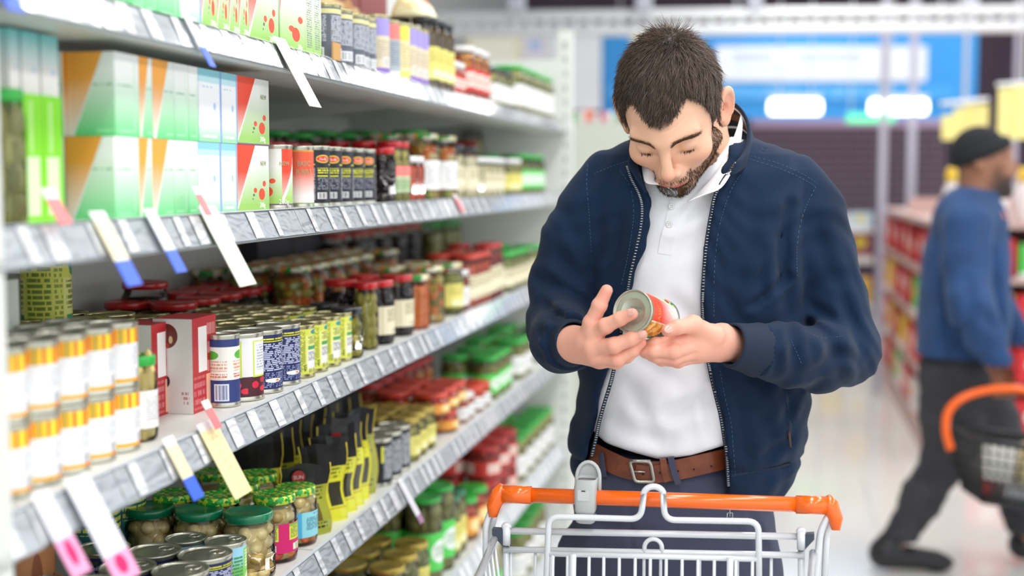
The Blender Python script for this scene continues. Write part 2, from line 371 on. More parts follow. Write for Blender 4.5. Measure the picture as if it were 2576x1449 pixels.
# hanging price cards (wobblers) - each hangs from the rail, tilted outwards
def card(s,px,w,h,top,bot,label,cut=.75,drop=0,lift=.0,tilt=.5,yaw=0):
    z=zs[s]; y=YX(px,XF+.012,z); root=empty('price_card',(XF+.008,y,z+.002+lift)); sx,sz=math.sin(tilt),math.cos(tilt)
    def strip(d0,d1,name,m,off=0):
        mb=MB(); f=lambda d,yy,o:(sx*d+o*sz,yy,-sz*d+o*sx)
        mb.box((0,0,0),(.001,w,d1-d0),rot=Matrix(((sz,0,-sx),(0,1,0),(sx,0,sz)))) if False else None
        for o,rev in ((.0012+off,False),(off,True)):
            p=[f(d0,-w/2,o),f(d1,-w/2,o),f(d1,w/2,o),f(d0,w/2,o)]; mb.face(p[::-1] if rev else p,[(0,1),(0,0),(1,0),(1,1)])
        for a,b in (((d0,-w/2),(d1,-w/2)),((d1,-w/2),(d1,w/2)),((d1,w/2),(d0,w/2)),((d0,w/2),(d0,-w/2))):
            mb.face([f(*a,off),f(*b,off),f(*b,.0012+off),f(*a,.0012+off)])
        mb.build(name,m,root)
    hh=h*cut
    strip(0,hh,'card_sheet',top); strip(hh,h,'card_foot',bot); strip(-.012,0,'clip',mat('clip_clear','e8e8e8',.2,coat=.5))
    root.rotation_euler=(0,0,yaw)
    return tag(root,label,'price card','price cards hanging from the rails')
cream=mat('card_cream','e9e9da',.5); cblue=mat('card_blue','3b67dd',.45); cyel=art('card_yellow','f0e6ac',[('text',(.15,.8,.2,.85,4,5,.5),'d9cf9c')]); cwh=mat('card_white','e6e6ee',.35,coat=.5)
cpink=art('card_pink','f1a3c9',[('disc',(.5,.6,.22,.35),'e0206a')]); cred=mat('card_red','e8797b',.4)
card('A',716,.052,.108,cream,cream,'long cream price card hanging in front of the stocked top shelf')
card('A',478,.018,.07,cwh,cblue,'narrow white card with a blue foot hanging under the top shelf',cut=.6)
card('A',-8,.03,.05,cblue,cblue,'small blurred blue card at the top left corner',cut=.5,lift=-.0)
card('B',536,.055,.108,cream,cream,'long cream price card on the second rail between white and red cartons')
card('B',392,.028,.075,cwh,cblue,'clear price card with a blue foot left of the long cream card',cut=.6)
card('B',262,.034,.082,mat('card_sand','e4dcb8',.4),cblue,'sand coloured price card with a bright blue foot, leftmost blue one on the second rail',cut=.62)
card('B',142,.026,.03,cred,cred,'small red and white card standing on the second rail',lift=.026)
card('B',507,.016,.03,cred,cred,'small red clip card above the long cream card on the second rail',lift=.026)
card('B',1152,.03,.035,cred,cred,'small pink card at the far end of the second rail')
card('C',532,.055,.1,cyel,cyel,'pale yellow price card hanging from the third rail over the pouches')
card('C',438,.03,.075,mat('card_sand','e4dcb8',.4),cblue,'sand coloured card with a blue foot above the mottled green lids',cut=.6)
card('C',532,.02,.03,cred,cred,'small red clip card above the pale yellow price card',lift=.028)
card('C',210,.05,.115,cwh,cpink,'large white price card with a pink foot and red ribbon mark',cut=.72)
card('C',120,.035,.085,cwh,cpink,'blurred pink footed card at the lower left corner',cut=.5)
card('D',1015,.028,.09,cwh,mat('card_lilac','a4789a',.5),'white price card with a lilac foot on the fourth rail',cut=.8)
# ================= PRODUCTS =================
tin=mat('tin','c9c8b8',.28,metal=.85); tin_gold=mat('tin_gold','b9b184',.25,metal=.85)
gl=glass('jar_glass',(.985,.985,.96),boost=1.0)
LIDC=dict(red=mat('lid_red','c4161c',.3,coat=.4),green=mat('lid_green','27b13c',.35,coat=.3),dkgreen=mat('lid_darkgreen','04764e',.3,coat=.4),
 white=mat('lid_white','e8e8e8',.3,coat=.3),black=mat('lid_black','1e2228',.3,coat=.3),gold=mat('lid_gold','b7a04a',.3,metal=.5),orange=mat('lid_orange','d6402a',.35,coat=.3))
def vor(name,cols,scale,dist='F1'):
    if name in MATS: return MATS[name]
    m=mat(name,'ffffff',.4,coat=.3); N=m.node_tree.nodes; Lk=m.node_tree.links
    tc=N.new('ShaderNodeTexCoord'); v=N.new('ShaderNodeTexVoronoi'); v.inputs['Scale'].default_value=scale; r=N.new('ShaderNodeValToRGB'); sep=N.new('ShaderNodeSeparateColor')
    Lk.new(tc.outputs['Object'],v.inputs['Vector']); Lk.new(v.outputs['Color'],sep.inputs[0]); Lk.new(sep.outputs[0],r.inputs[0]); r.color_ramp.interpolation='CONSTANT'
    while len(r.color_ramp.elements)<len(cols): r.color_ramp.elements.new(.5)
    for i,c in enumerate(cols): r.color_ramp.elements[i].position=i/len(cols); r.color_ramp.elements[i].color=srgb(c)
    Lk.new(r.outputs[0],N['Principled BSDF'].inputs['Base Color']); return m
LIDC['mottled']=vor('lid_mottled',['1f9a35','2fb53e','b5d43a','138a30','e2e04a','27a83a'],180)
LIDC['fruit']=vor('lid_fruit',['d9d0a0','2fa040','d8432c','e9e2c4','f0a04a','efe9d2'],70)
CONT=dict(olive=(['b3ac3e','c4ba4c','9f9a34','cfc45e'],.010,1.25),mixm=(['e8cf88','f2dea4','d8b868','f4e3b0'],.0125,.95),mushroom=(['ecd290','f4e0a4','dfc074','f8e9b8'],.0125,.95),veg=(['e98a2e','d8b84a','c8d06a','e0602a','ead9a0','7f8f34'],.010,1),
 orange=(['ee7a22','f08c30'],.006,1),red=(['b5221a','d33a26','a01c18'],.009,1),dark=(['2a1a22','3a2430','1c141c'],.009,1),cream=(['e4dcb4','efe8c8','dcd2a0'],.006,1),asp=(['e6cf7c','edd98f'],.008,4),
 tomato=(['d8401e','e86a2a','c8321c','e0a040'],.011,1),pickle=(['94964a','a6a656','82863c','b8b466'],.008,2.2),sauce=(['d64a1c','e05a22','c8401a'],.004,1),dkolive=(['3c3c18','4c4a20','5a5626'],.010,1.2),brown=(['6e5a2c','877040','5c4a24'],.007,1.5))
contm=mat('preserved_food','ffffff',.3,coat=.5,attr='Col')
def contents(kind,r,h,seed=3):
    cols,br,el=CONT[kind]; cols=[srgb(c)[:3] for c in cols]; rg=random.Random(seed)
    mb=MB(); vc=[]; big=br>=.0075
    mb.lathe([(r*.80,.002),(r*.80,h)],12,cap0=True,cap1=True); base=tuple(c*.75 for c in cols[0]); vc+=[base if big else cols[0]]*len(mb.v)
    if big:
        z=br*el*.8
        row=0
        while z<h:
            n=max(4,int(2*math.pi*(r-br*.9)/(br*1.9))); off=rg.random()*6
            for k in range(n):
                a=off+k*2*math.pi/n+rg.uniform(-.12,.12); rr=br*rg.uniform(.88,1.1); n0=len(mb.v)
                mb.ball(((r-rr*1.02)*math.cos(a),(r-rr*1.02)*math.sin(a),min(z+rg.uniform(-.2,.2)*br,h)),(rr,rr,rr*el*rg.uniform(.85,1.1)),seg=8,ring=5)
                c=rg.choice(cols) if not(kind=='mixm' and z<h*.3) else rg.choice([srgb('ea6a1e')[:3],srgb('d8421c')[:3],srgb('f0902a')[:3]]); f=rg.uniform(.85,1.1); vc+=[tuple(x*f for x in c)]*(len(mb.v)-n0)
            z+=br*1.75*el; row+=1
    else:
        n0=len(mb.v); prof=[(r*.98,h*i/14.) for i in range(15)]; mb.lathe(prof,20,cap1=True)
        for i in range(n0,len(mb.v)):
            c=rg.choice(cols); f=rg.uniform(.9,1.08); vc.append(tuple(x*f for x in c)); v=mb.v[i]; q=rg.uniform(.965,1); mb.v[i]=(v[0]*q,v[1]*q,v[2])
    me=mkmesh('contents',mb.v,mb.f,[contm],mb.uv,True,mb.mi); c=me.color_attributes.new('Col','FLOAT_COLOR','POINT')
    q=np.ones((len(vc),4),np.float32); q[:,:3]=vc; c.data.foreach_set('color',q.ravel()); return me
T='text'; Rr='rect'; B_='bars'; Dd='disc'
LAB=dict(
 cream=lambda:art('lab_cream',"efe6c6",[(T,(.15,.85,.45,.92,9,24),'9b946f'),(B_,(.3,.7,.06,.2),'6b6a5c',40),(Rr,(0,.02,0,1),'c8bd92')],rep=3),
 white=lambda:art('lab_white',"f2f2ee",[(T,(.1,.9,.2,.85,10,22),'c3c4c8')],rep=3),
 magenta=lambda:art('lab_magenta',"d3146c",[(Rr,(.15,.9,.42,.97),'d8e04a'),(T,(.18,.87,.48,.92,9,26),'7a8a2a'),(Rr,(.25,.85,.06,.28),'e9eecf'),(B_,(.32,.8,.08,.26),'7a8a70',50),(Rr,(.15,.9,.88,.97),'79b73a')],rep=3),
 cyan=lambda:art('lab_cyan',"93dbe8",[(T,(.1,.85,.3,.8,10,26),'3e7f95'),(T,(.3,.7,.85,.93,1,22),'3a6ea8'),(Rr,(.9,1,0,1),'4db5e6')],rep=3),
 green=lambda:art('lab_green',"55d35a",[(Dd,(.5,.5,.3,.3),'eef4ee'),(T,(.3,.7,.35,.65,4,22),'8ab08a')],rep=3),
 yellow=lambda:art('lab_yellow',"e9e07a",[(T,(.1,.9,.5,.9,6,22),'b9ad55'),(Rr,(.2,.8,.08,.3),'f1efc4')],rep=3),
 pinkgreen=lambda:art('lab_pinkgreen',"b9c9a0",[(Rr,(0,1,.62,1),'f4837c'),(T,(.1,.9,.1,.5,5,20),'7fa070')],rep=3),
 orange=lambda:art('lab_orange',"eaa040",[(Dd,(.5,.5,.3,.35),'f4e0a0'),(Rr,(0,1,.9,1),'c83a20')],rep=3),
 red=lambda:art('lab_red',"d23a30",[(Rr,(.2,.8,.2,.8),'efe4d8'),(T,(.25,.75,.3,.7,5,20),'c08078')],rep=3))
PC={}
JD={'glass':0}
def jar_proto(cont,lid,lab,r,h,low=False):
    key=('jar',cont,lid,lab,round(r,3),round(h,3),low)
    if key in PC: return PC[key]
    n=20 if low else 28; lr=r*.93; lh=.013; nk=h-lh; sh=min(.03,h*.2)
    wl=.6 if lab else 0
    prof=[(0.0,.002),(r*.8,.0),(r*.97,.004),(r,.012),(r,.02)]
    if h/r>4.6: prof+=[(r*.985,nk-sh)]
    else: prof+=[(r*.985,nk*.2),(r*.985,nk*.7),(r*1.0,nk*.78)]
    prof+=[(r*.97,nk-sh*.55),(r*.86,nk-sh*.2),(r*.84,nk+.002)]
    mb=MB(); mb.lathe(prof,n); g=mb.mesh('glass_jar',[gl],True)
    c=contents(cont,r*.955,nk-sh*.6,seed=hash(cont)%97 if False else len(PC))
    mb=MB(); mb.lathe([(lr*.97,0),(lr,.001),(lr,lh-.003),(lr*.965,lh),(lr*.9,lh),(lr*.87,lh-.0012),(0.0001,lh-.0012)],n); l=mb.mesh('lid',[LIDC[lid]],True)
    parts=[('contents',c,(0,0,.003)),('lid',l,(0,0,nk))]
    if lab:
        mb=MB(); mb.lathe([(r*1.012,0),(r*1.012,h*.44)],n); parts.append(('label',mb.mesh('label',[LAB[lab]()],True),(0,0,h*.16)))
    PC[key]=(g,parts); return PC[key]
def canart(k):
    A=dict(
    stripe=lambda:art('can_stripe','f2f2f4',[(T,(.12,.6,.3,.66,9,18),'c9cace'),(B_,(.2,.55,.08,.24),'86888e',30),(Rr,(0,1,.72,1),'f7b21c'),(Rr,(0,1,0,.07),'f0b030'),(Rr,(.08,.2,.72,1),'f7e13a'),(Rr,(.0,.05,.72,1),'e2452e'),(Rr,(.28,.36,.72,1),'e8452a'),(Rr,(.94,1,.72,1),'f9e03a'),(Rr,(.42,.6,.72,1),'f9e84c'),(Rr,(.68,.76,.72,1),'f08a1e'),(Rr,(.84,.87,.72,1),'3aa655'),(Rr,(.3,.4,0,.07),'e2452e'),(Rr,(.6,.75,0,.07),'f3df3e')],rep=3),
    lime=lambda:art('can_lime','dde05a',[(Rr,(.15,.62,.08,.86),'e9eb8a'),(T,(.02,.14,.05,.95,26,16),'8c9a2c'),(Rr,(.18,.6,.12,.52),'f0f0ea'),(T,(.2,.58,.3,.5,6,26),'8a8a8a'),(B_,(.22,.5,.02,.11),'55584a',50),(Rr,(.2,.58,.54,.62),'3f9f63'),(Dd,(.39,.93,.13,.05),'2a8fc0'),(Dd,(.39,.9,.11,.03),'3fa04a'),(T,(.2,.58,.66,.84,5,26),'7f8a34'),(T,(.66,.98,.08,.95,24,20),'6f8a2c'),(Rr,(.66,.98,.3,.34),'e8803a')],rep=2),
    navy=lambda:art('can_navy','1c2559',[(Rr,(.05,.95,.86,.94),'3d4a34'),(T,(.07,.8,.87,.935,1,26),'e7df3a'),(T,(.06,.94,.33,.84,15,16,.45),'c7cde8'),(T,(.06,.94,.02,.3,8,22,.5),'8d98c6'),(Dd,(.35,.16,.2,.04),'f0efe8'),(Dd,(.45,.16,.04,.02),'e8803a')],rep=3),
    bean=lambda:art('can_bean','e9e6e8',[(Rr,(0,1,0,.34),'4a1622'),(Dd,(.18,.2,.09,.06),'d81e3c'),(Dd,(.45,.12,.14,.05),'e0243e'),(Dd,(.42,.27,.1,.05),'c81c34'),(Dd,(.75,.2,.12,.06),'d81e3c'),(Dd,(.95,.1,.1,.05),'e02a44'),(Rr,(.12,.88,.33,.95),'c8dd52'),(Rr,(.16,.84,.36,.93),'f4f4f6'),(T,(.22,.78,.45,.88,9,20),'b9bcc6')],rep=3),
    bluewhite=lambda:art('can_bluewhite','2b3a78',[(Rr,(0,1,.36,.88),'f1eee6'),(Dd,(.4,.75,.25,.07),'58b23a'),(T,(.1,.9,.5,.66,3,22),'e0a080'),(T,(.1,.9,.38,.46,2,24),'d06a50'),(Rr,(.5,.95,.03,.3),'dfe3f0'),(B_,(.55,.9,.05,.28),'4a5a90',40)],rep=3),
    black=lambda:art('can_black','20222e',[(T,(.36,.98,.06,.66,22,30,.42),'b6bac6'),(Rr,(.3,.98,.715,.735),'e6e63a'),(Dd,(.14,.83,.15,.075),'e9c93a'),(Dd,(.14,.83,.13,.055),'d42a22'),(T,(.06,.22,.81,.85,1,40),'f6e6d6'),(T,(.02,.28,.56,.66,2,40),'e6e63a'),(Rr,(.02,.26,.5,.52),'e6e63a'),(T,(.02,.3,.25,.48,8,30,.5),'8e92a0'),(Rr,(.02,.22,.08,.2),'e6e6e6'),(B_,(.04,.2,.09,.19),'33343c',60),(T,(.45,.9,.8,.86,1,30),'9fb0a8')],rep=2),
    grey=lambda:art('can_grey','5d6370',[(T,(.08,.92,.35,.85,14,22,.42),'c4c8d0'),(Rr,(.15,.85,.05,.24),'eceef0'),(B_,(.2,.8,.07,.22),'6a6e76',40),(Rr,(0,1,.88,.97),'d9d49a')],rep=3),
    purple=lambda:art('can_purple','dcd0b4',[(Rr,(0,1,.68,1),'a295d8'),(T,(.1,.9,.25,.6,8,18,.4),'bcae94'),(Rr,(0,1,0,.1),'8a6cc0'),(Rr,(.3,.7,.12,.3),'e9e6e0'),(B_,(.33,.67,.13,.28),'a09890',40)],rep=3),
    redgrey=lambda:art('can_redgrey','aab4bc',[(Rr,(0,1,.7,1),'e88078'),(T,(.1,.9,.2,.66,10,18,.4),'7c8896'),(Rr,(0,1,0,.1),'dfe6d8')],rep=3),
    yellow=lambda:art('can_yellow','e9dfb0',[(Rr,(0,1,.72,1),'e4e25c'),(T,(.1,.9,.2,.66,8,18,.45),'c0b078'),(Rr,(0,1,0,.14),'dfe070')],rep=3),
    new=lambda:art('can_new',('a7d46a','f3f4ee',.1,.7),[('diag',(.52,.0),'f3f3ee'),('diag',(.44,-.06),('f6c4b8','f0492c',.1,.6)),(Dd,(.46,.3,.07,.05),'f25a38'),(Dd,(.72,.24,.11,.09),'f0512e'),(Dd,(.82,.43,.06,.045),'f25a38'),(Dd,(.42,.2,.03,.02),'4a6a44'),(Rr,(0,1,0,.025),'7a5a8a')],rep=2),
    basic=lambda:art('can_basic',('f4ece8','f0603f',.15,.6),[('diag',(-.6,.95),'f0603f') if False else (Rr,(0,1,.97,1),'e8a040'),(Rr,(0,1,0,.02),'7aa86a')]),
    darkstripe=lambda:art('can_darkstripe','26262c',[(T,(.1,.9,.1,.9,16,20,.42),'b9bec6'),(Rr,(.02,.1,.5,.9),'e6e63a')],rep=3),
    skyland=lambda:art('can_skyland',('7cc255','9fd6ef',.5,.75),[(Rr,(.3,.62,.1,.95),'8ccf5a'),(Dd,(.46,.3,.12,.12),'e4f2d2'),(T,(.34,.6,.5,.9,6,26),'e4f2d2'),(T,(.05,.28,.2,.8,8,26),'4a9a5a'),(Rr,(.7,.9,.05,.3),'f4f6f4')],rep=2),
    teal=lambda:art('can_teal','1c6b6e',[(T,(.1,.9,.5,.9,6,20),'d8d84a'),(Dd,(.5,.3,.4,.2),'2f8f9a')],rep=3),
    brownfood=lambda:art('can_brownfood','b97a4a',[(Dd,(.2,.5,.1,.3),'8a4a2a'),(Dd,(.5,.3,.12,.2),'d8a878'),(Dd,(.8,.6,.1,.25),'7a4024')],rep=3))
    return A[k]()
def can_proto(k,r,h,gold=False):
    key=('can',k,round(r,3),round(h,3),gold)
    if key in PC: return PC[key]
    m=tin_gold if gold else tin; n=32
    prof=[(0.0001,.0025),(r*.86,.0025),(r*.93,0),(r,.0008),(r,.003),(r*.975,.0055),(r*.965,.008),(r*.965,h-.008),(r*.975,h-.0055),(r,h-.003),(r,h-.0006),(r*.985,h),(r*.95,h-.0005),(r*.935,h-.0035)]
    mb=MB(); mb.lathe(prof,n); body=mb.mesh('can',[m],True)
    mb=MB(); rr=r*.935; mb.lathe([(rr,-.0035),(rr*.9,-.0042),(rr*.86,-.0028),(rr*.8,-.0036),(rr*.74,-.0026),(rr*.7,-.0036),(rr*.62,-.0034),(0.0001,-.0034)],n); lid=mb.mesh('lid',[m],True)
    mb=MB(); mb.lathe([(r*.972,.007),(r*.972,h-.007)],n); lab=mb.mesh('label',[canart(k)],True)
    PC[key]=(body,[('lid',lid,(0,0,h)),('label',lab,(0,0,0))]); return PC[key]
def place(proto,name,loc,rz=0,sc=1,label='',cat='jar',group=None):
    me,parts=proto; o=obj(name,me,None,loc,(0,0,rz)); o.scale=(sc,sc,1) if isinstance(sc,(int,float)) else sc
    for nm,pm,pl in parts:
        obj(nm,pm,o,pl)
    return tag(o,label,cat,group)
ORD=['first','second','third','fourth','fifth','sixth','seventh','eighth','ninth','tenth','eleventh','twelfth','thirteenth','fourteenth','fifteenth']
ROW=['front row','second row','third row','fourth row','fifth row','sixth row']
BYK={}
def fit16(desc,tail):
    w=desc.split()
    for drop in ('the','a','of','with','and','in','small','at','standing','behind'):
        while len(w)+len(tail.split())-(1 if tail.startswith(',') else 0)>15 and drop in w: w.remove(drop)
    return ' '.join(w)+tail
def facing(s,px0,px1,ytop,kind,desc,r=.036,rows=2,x0=None,cat=None,name=None,face=0,jit=.002,gap=None,zoff=0,stack=1,nmax=99,rowy=None,low=False,skip0=0,ends=None,h=None,ylim=True,lidname=None):
    z=zs[s]+zoff; X=(-.757-r) if x0 is None else x0
    a=YX(px0,X,z+.05); b=YX(px1,X,z+.05); gap=(.010 if low else .0015) if gap is None else gap; pitch=2*r+gap; n=max(1,int(round((b-a)/pitch))); n=min(n,nmax); pp=(b-a)/n; sc=min(1,(pp-.001)/(2*r))
    ym=(a+b)/2; pm=(px0+px1)/2
    hh=h or (ZX(pm,ytop,X)-z)/stack
    iscan=isinstance(kind,str)
    proto=can_proto(kind,r,hh,gold=kind in('lime','grey','purple','yellow','redgrey')) if iscan else jar_proto(*kind,r,hh,low)
    out=[]
    for k in range(skip0,rows):
        xx=X-k*(2*r*sc+.002)
        for i in range(n):
            for t in range(stack):
                yy=a+pp*(i+.5)+(pp*.0 if k%2==0 else 0)
                if ylim and (yy<Y0+.05 or yy>Y1-r or xx-r<XB): continue
                nm=name or ('food_can' if iscan else 'glass_jar')
                loc=(xx+random.uniform(-jit,0)*(k==0),yy,z+t*(hh+.0004)+.0002)
                ang=math.atan2(-yy-loc[1]*0,-xx)   # label faces roughly the aisle/viewer
                rz=math.atan2(0-yy,0-xx)+face+random.uniform(-.15,.15)
                lb=desc
                tail=''
                if stack>1: tail+=', '+('lower' if t==0 else 'upper')+' layer'
                if n>1: tail+=f', {ORD[min(i,14)]} along'
                if rows-skip0>1: tail+=f', {ROW[k]}'
                lb=fit16(desc,tail+f', {SN[s]}')
                o=place(proto,nm,loc,rz,sc,lb,cat or('can' if iscan else 'jar'),f'{desc} on the {SN[s]}' if n*(rows-skip0)*stack>1 else None)
                out.append(o)
    return out
# ---- cartons: boxes standing with one face to the aisle
def carton(s,px0,px1,ytop,m,side,desc,dep=.06,xf=-.762,zoff=0,h=None,name='food_carton',cat='carton',group=None,gap=.0006,top=None,rz=0):
    z=zs[s]+zoff; a=YX(px0,xf,z+.05)+gap; b=YX(px1,xf,z+.05)-gap; hh=h or ZX((px0+px1)/2,ytop,xf)-z
    mb=MB(); mb.box((0,0,hh/2),(dep,b-a,hh),mis=[0,2,1,1,2,2])
    o=mb.build(name,[m,side,top or side],None,False,(xf-dep/2,(a+b)/2,z+.0003),(0,0,rz))
    md=o.modifiers.new('edge','BEVEL'); md.width=.0008; md.segments=1
    return tag(o,desc+', '+SN[s],cat,group),hh,b-a
gr='f2f3ee'
def fruit(name,rot=0,c1='f0492c',base=('9ed069','f1f3ee',.1,.75)):
    return art(name,base,[('diag',(.60,-.02),'f4f4f0'),('diag',(.56,-.05),c1 if isinstance(c1,tuple) else ('f8d6cc',c1,.05,.6)),(Dd,(.55,.32,.055,.04),'f25a38'),(Dd,(.76,.26,.1,.09),'f0512e'),(Dd,(.84,.42,.055,.045),'f25a38'),(Dd,(.5,.25,.03,.022),'56705a'),(Dd,(.47,.19,.018,.014),'56705a'),(Rr,(0,1,0,.02),'86608f')])
A_red=fruit('art_red'); A_or=art('art_orange',('74dd8f','f3f7f3',.05,.8),[('diag',(.80,.14),'e8eee6'),('diag',(.76,.10),('f3e6de','f9ab44',.05,.7)),(T,(.55,.95,.6,.64,1,14),'9ac0a4'),(T,(.6,.98,.05,.1,1,9,.35),'a8ecb8')])
A_gr=art('art_green',('74dd8f','f5f8f5',.05,.75),[(T,(.1,.75,.6,.64,1,14),'9ac0a4'),(Rr,(.8,.84,.05,.9),'bfe9c6'),(T,(.1,.75,.05,.1,1,12,.35),'a8ecb8')])
A_gt=art('art_greentext',('9ed069','f1f4ec',.05,.75),[(T,(.15,.85,.12,.9,26,16,.45),'7d8a76')])
A_teal=art('art_teal',('9fe0b0','f4f6f8',.05,.25),[(Rr,(0,1,.9,1),'8fd3e0'),(Rr,(0,1,.82,.9),'bfe4ee'),(T,(.08,.6,.74,.77,1,20),'a8cfe6'),(Rr,(.93,1,0,1),'8fb2e8'),(T,(.1,.8,.04,.1,1,10,.35),'e9f6ee'),(Dd,(.7,.5,.06,.05),'a9ccf0')])
A_wred=art('art_whitered','f2eef0',[(Rr,(.6,1,0,1),'ee6a58')])
A_new=art('art_new',('9ed069','f3f4ee',.1,.75),[('diag',(.12,-.1),'f0492c'),(Dd,(.45,.3,.12,.04),'f25a38'),(Dd,(.62,.24,.16,.09),'f0512e'),(Dd,(.8,.44,.1,.045),'f25a38')])
grp=lambda k:None
# top shelf cartons
zA=zs['A']; c_top=mat('carton_top','e9e9e4',.5)
seq=[(330,362,A_gr,'white and green carton, leftmost in view'),(362,395,A_gr,'white and green carton, second from the left'),(395,450,A_gr,'pale green carton partly cut off by the picture top'),(450,505,A_teal,'white carton beside the red striped carton'),(505,545,A_red,'carton with wide red diagonal and orange fruit'),(545,575,A_red,'narrow red and green fruit carton, second of the fruit cartons'),(575,600,A_red,'narrow red and green fruit carton, third of the fruit cartons'),(600,625,A_red,'narrow red and green fruit carton, fourth of the fruit cartons'),(625,700,A_red,'broad pale green carton with three orange fruits')]
for a,b,m,d in seq: carton('A',a,b,-30,m,A_gr,d,h=.125,group=None)
carton('A',704,768,-40,A_new,A_red,'green fruit carton printed NEW with a red edge',h=.125)
carton('A',768,788,-40,A_gt,A_gt,'slim carton back covered in small print, first',h=.125)
carton('A',788,808,-40,A_gt,A_gt,'slim carton back covered in small print, second',h=.125)
carton('A',838,857,108,mat('cardboard','c89a5e',.8),MATS['cardboard'],'small brown cardboard piece leaning before the dark cans',dep=.003,xf=-.750,cat='cardboard',name='cardboard_piece')
# second shelf cartons in two layers
zB=zs['B']
hl=.0985
rowB=[(288,350,A_gr,A_or,'orange and green carton at the left end'),(350,383,A_or,A_gr,'slim carton with a small orange corner'),(383,438,A_or,A_gr,'carton with a clear orange wedge'),(438,474,A_gr,A_gr,'slim white and green carton'),(474,499,A_gr,A_gr,'narrowest white and green carton'),(499,557,A_teal,A_teal,'white and sky blue carton, left one'),(557,597,A_teal,A_teal,'white and sky blue carton, right one'),(597,677,A_red,A_red,'red and green fruit carton with three orange fruits')]
for a,b,m,sd,d in rowB:
    for t in (0,1):
        carton('B',a,b,0,m,sd,d+(', lower layer',', upper layer')[t],h=hl,zoff=t*(hl+.0006),dep=.062 if a==288 else .06)
        if a==597 and False: pass
bx=YX(288,-.762,zB+.05)
for k in range(2):
    for t in (0,1):
        mb=MB(); mb.box((0,0,hl/2),(.06,.058,hl)); 
        o=mb.build('food_carton',[A_or],None,False,(-.762-.062-.0315-k*.062,bx+.0295,zB+.0003+t*(hl+.0006))); tag(o,f'orange and green carton {("behind the left end one","deepest behind the left end one")[k]}, {("lower","upper")[t]} layer, second shelf','carton')
# lime cartons and teal cartons at far left
A_lime=art('art_lime','86e02a',[(Rr,(.15,.8,.06,.52),'dff2c4'),(Rr,(.3,.5,.55,.95),'b5ea84')]); A_tl=art('art_tealgrad',('efe9e8','74c3c4',.35,.95),[(Dd,(.7,.4,.08,.05),'a8ccf2')])
for k,(a,b) in enumerate(((30,62),(62,112),(112,160))):
    carton('B',a,b,0,A_lime,A_lime,f'bright lime green carton, {("leftmost","middle","rightmost")[k]} of three',h=.140,xf=-.79,dep=.08)
    carton('B',a-10,b-14,0,A_tl,A_tl,f'white and teal carton on the lime cartons, {("leftmost","middle","rightmost")[k]}',h=.068,zoff=.1406,xf=-.80,dep=.07)
facing('B',-12,46,225,('pickle','green',None),'tall jar of green pickles with green lid, left edge',r=.031,rows=1,nmax=1)
# "new" cans and can basic, black cans
facing('B',677,742,366,'new','pale green fruit can printed NEW 200g',r=.0335,rows=3,face=.35)
facing('B',742,768,368,'basic','orange to white can printed BASIC PURPLE',r=.0335,rows=1,nmax=1)
facing('B',768,918,372,'black','black can with small white print and yellow line',r=.0365,rows=2,face=.2)
facing('B',918,948,390,('olive','black',None),'slim jar of green olives beside black cans',r=.03,rows=2)
facing('B',950,972,372,('dark','red',None),'slim dark jar with red lid',r=.031,rows=2)
facing('B',972,1010,357,('olive','red','pinkgreen'),'slim olive jar with pink and green label',r=.031,rows=3)
facing('B',1012,1048,394,('sauce','white',None),'small orange sauce jar with white lid',r=.028,rows=2)
facing('B',1050,1120,340,('veg','fruit','white'),'tall jar of mixed vegetables with patterned lid',r=.042,rows=2)
facing('B',1122,1176,368,('cream','black','cream'),'jar of pale cream food beside orange jars',r=.042,rows=2)
facing('B',1178,1200,396,('cream','white',None),'small pale jar with bright white cap',r=.03,rows=2)
facing('B',1200,1250,398,('cream','white','cream'),'white capped jar of pale sauce',r=.036,rows=2)
facing('B',1252,1290,400,('pickle','white','yellow'),'jar with yellow label near the far end',r=.036,rows=2,low=True)
facing('B',1290,1345,390,('pickle','green','green'),'jar with green lid and green label at the far end',r=.045,rows=2,low=True)
# behind
facing('B',700,1010,355,('dkolive','red',None),'dark jar with red lid behind the black cans',r=.036,rows=4,skip0=2)
for q,(a,b) in enumerate(((640,770),(770,880),(880,985))):
    facing('B',a,b,332,('pickle','green',None),f'wide jar of pickles with green lid, {("left","middle","right")[q]}',r=.052,rows=1,x0=-1.10,nmax=2)
facing('B',985,1075,328,('veg','green',None),'wide vegetable jar with bright green lid',r=.05,rows=1,x0=-.93,nmax=1)
facing('B',1130,1215,356,('red','red','white'),'red capped jar behind the cream jars',r=.04,rows=1,x0=-.98,nmax=1)
facing('B',1180,1260,336,('pickle','black',None),'tall dark olive jar at the back near the end panel',r=.042,rows=1,x0=-1.05)
# ---- top shelf cans
facing('A',808,836,12,'grey','tall grey can with dense white print',r=.028,rows=3,face=.3)
facing('A',836,868,26,'grey','grey can with pale yellow band',r=.028,rows=3)
facing('A',868,894,38,'grey','grey can covered in white text',r=.028,rows=2)
facing('A',894,930,44,'grey','brownish grey can with barcode',r=.028,rows=2)
facing('A',930,962,40,'purple','cream can with lilac top band',r=.028,rows=2)
facing('A',962,986,54,'redgrey','can with coral top and grey label',r=.028,rows=2)
facing('A',986,1012,60,'yellow','can with yellow band and cream label',r=.028,rows=2)
facing('A',1012,1060,72,'purple','can with lilac top and purple foot',r=.028,rows=2)
facing('A',1062,1118,55,('brown','black','yellow'),'tall jar of brown olives with yellow label',r=.04,rows=2)
facing('A',1120,1150,158,('sauce','white','red'),'small jar with white cap and red label',r=.03,rows=1)
facing('A',1150,1206,126,('tomato','white','red'),'orange jar with white lid and red label',r=.04,rows=2)
facing('A',1206,1262,180,('pickle','black','white'),'wide jar with large white label',r=.05,rows=2,low=True)
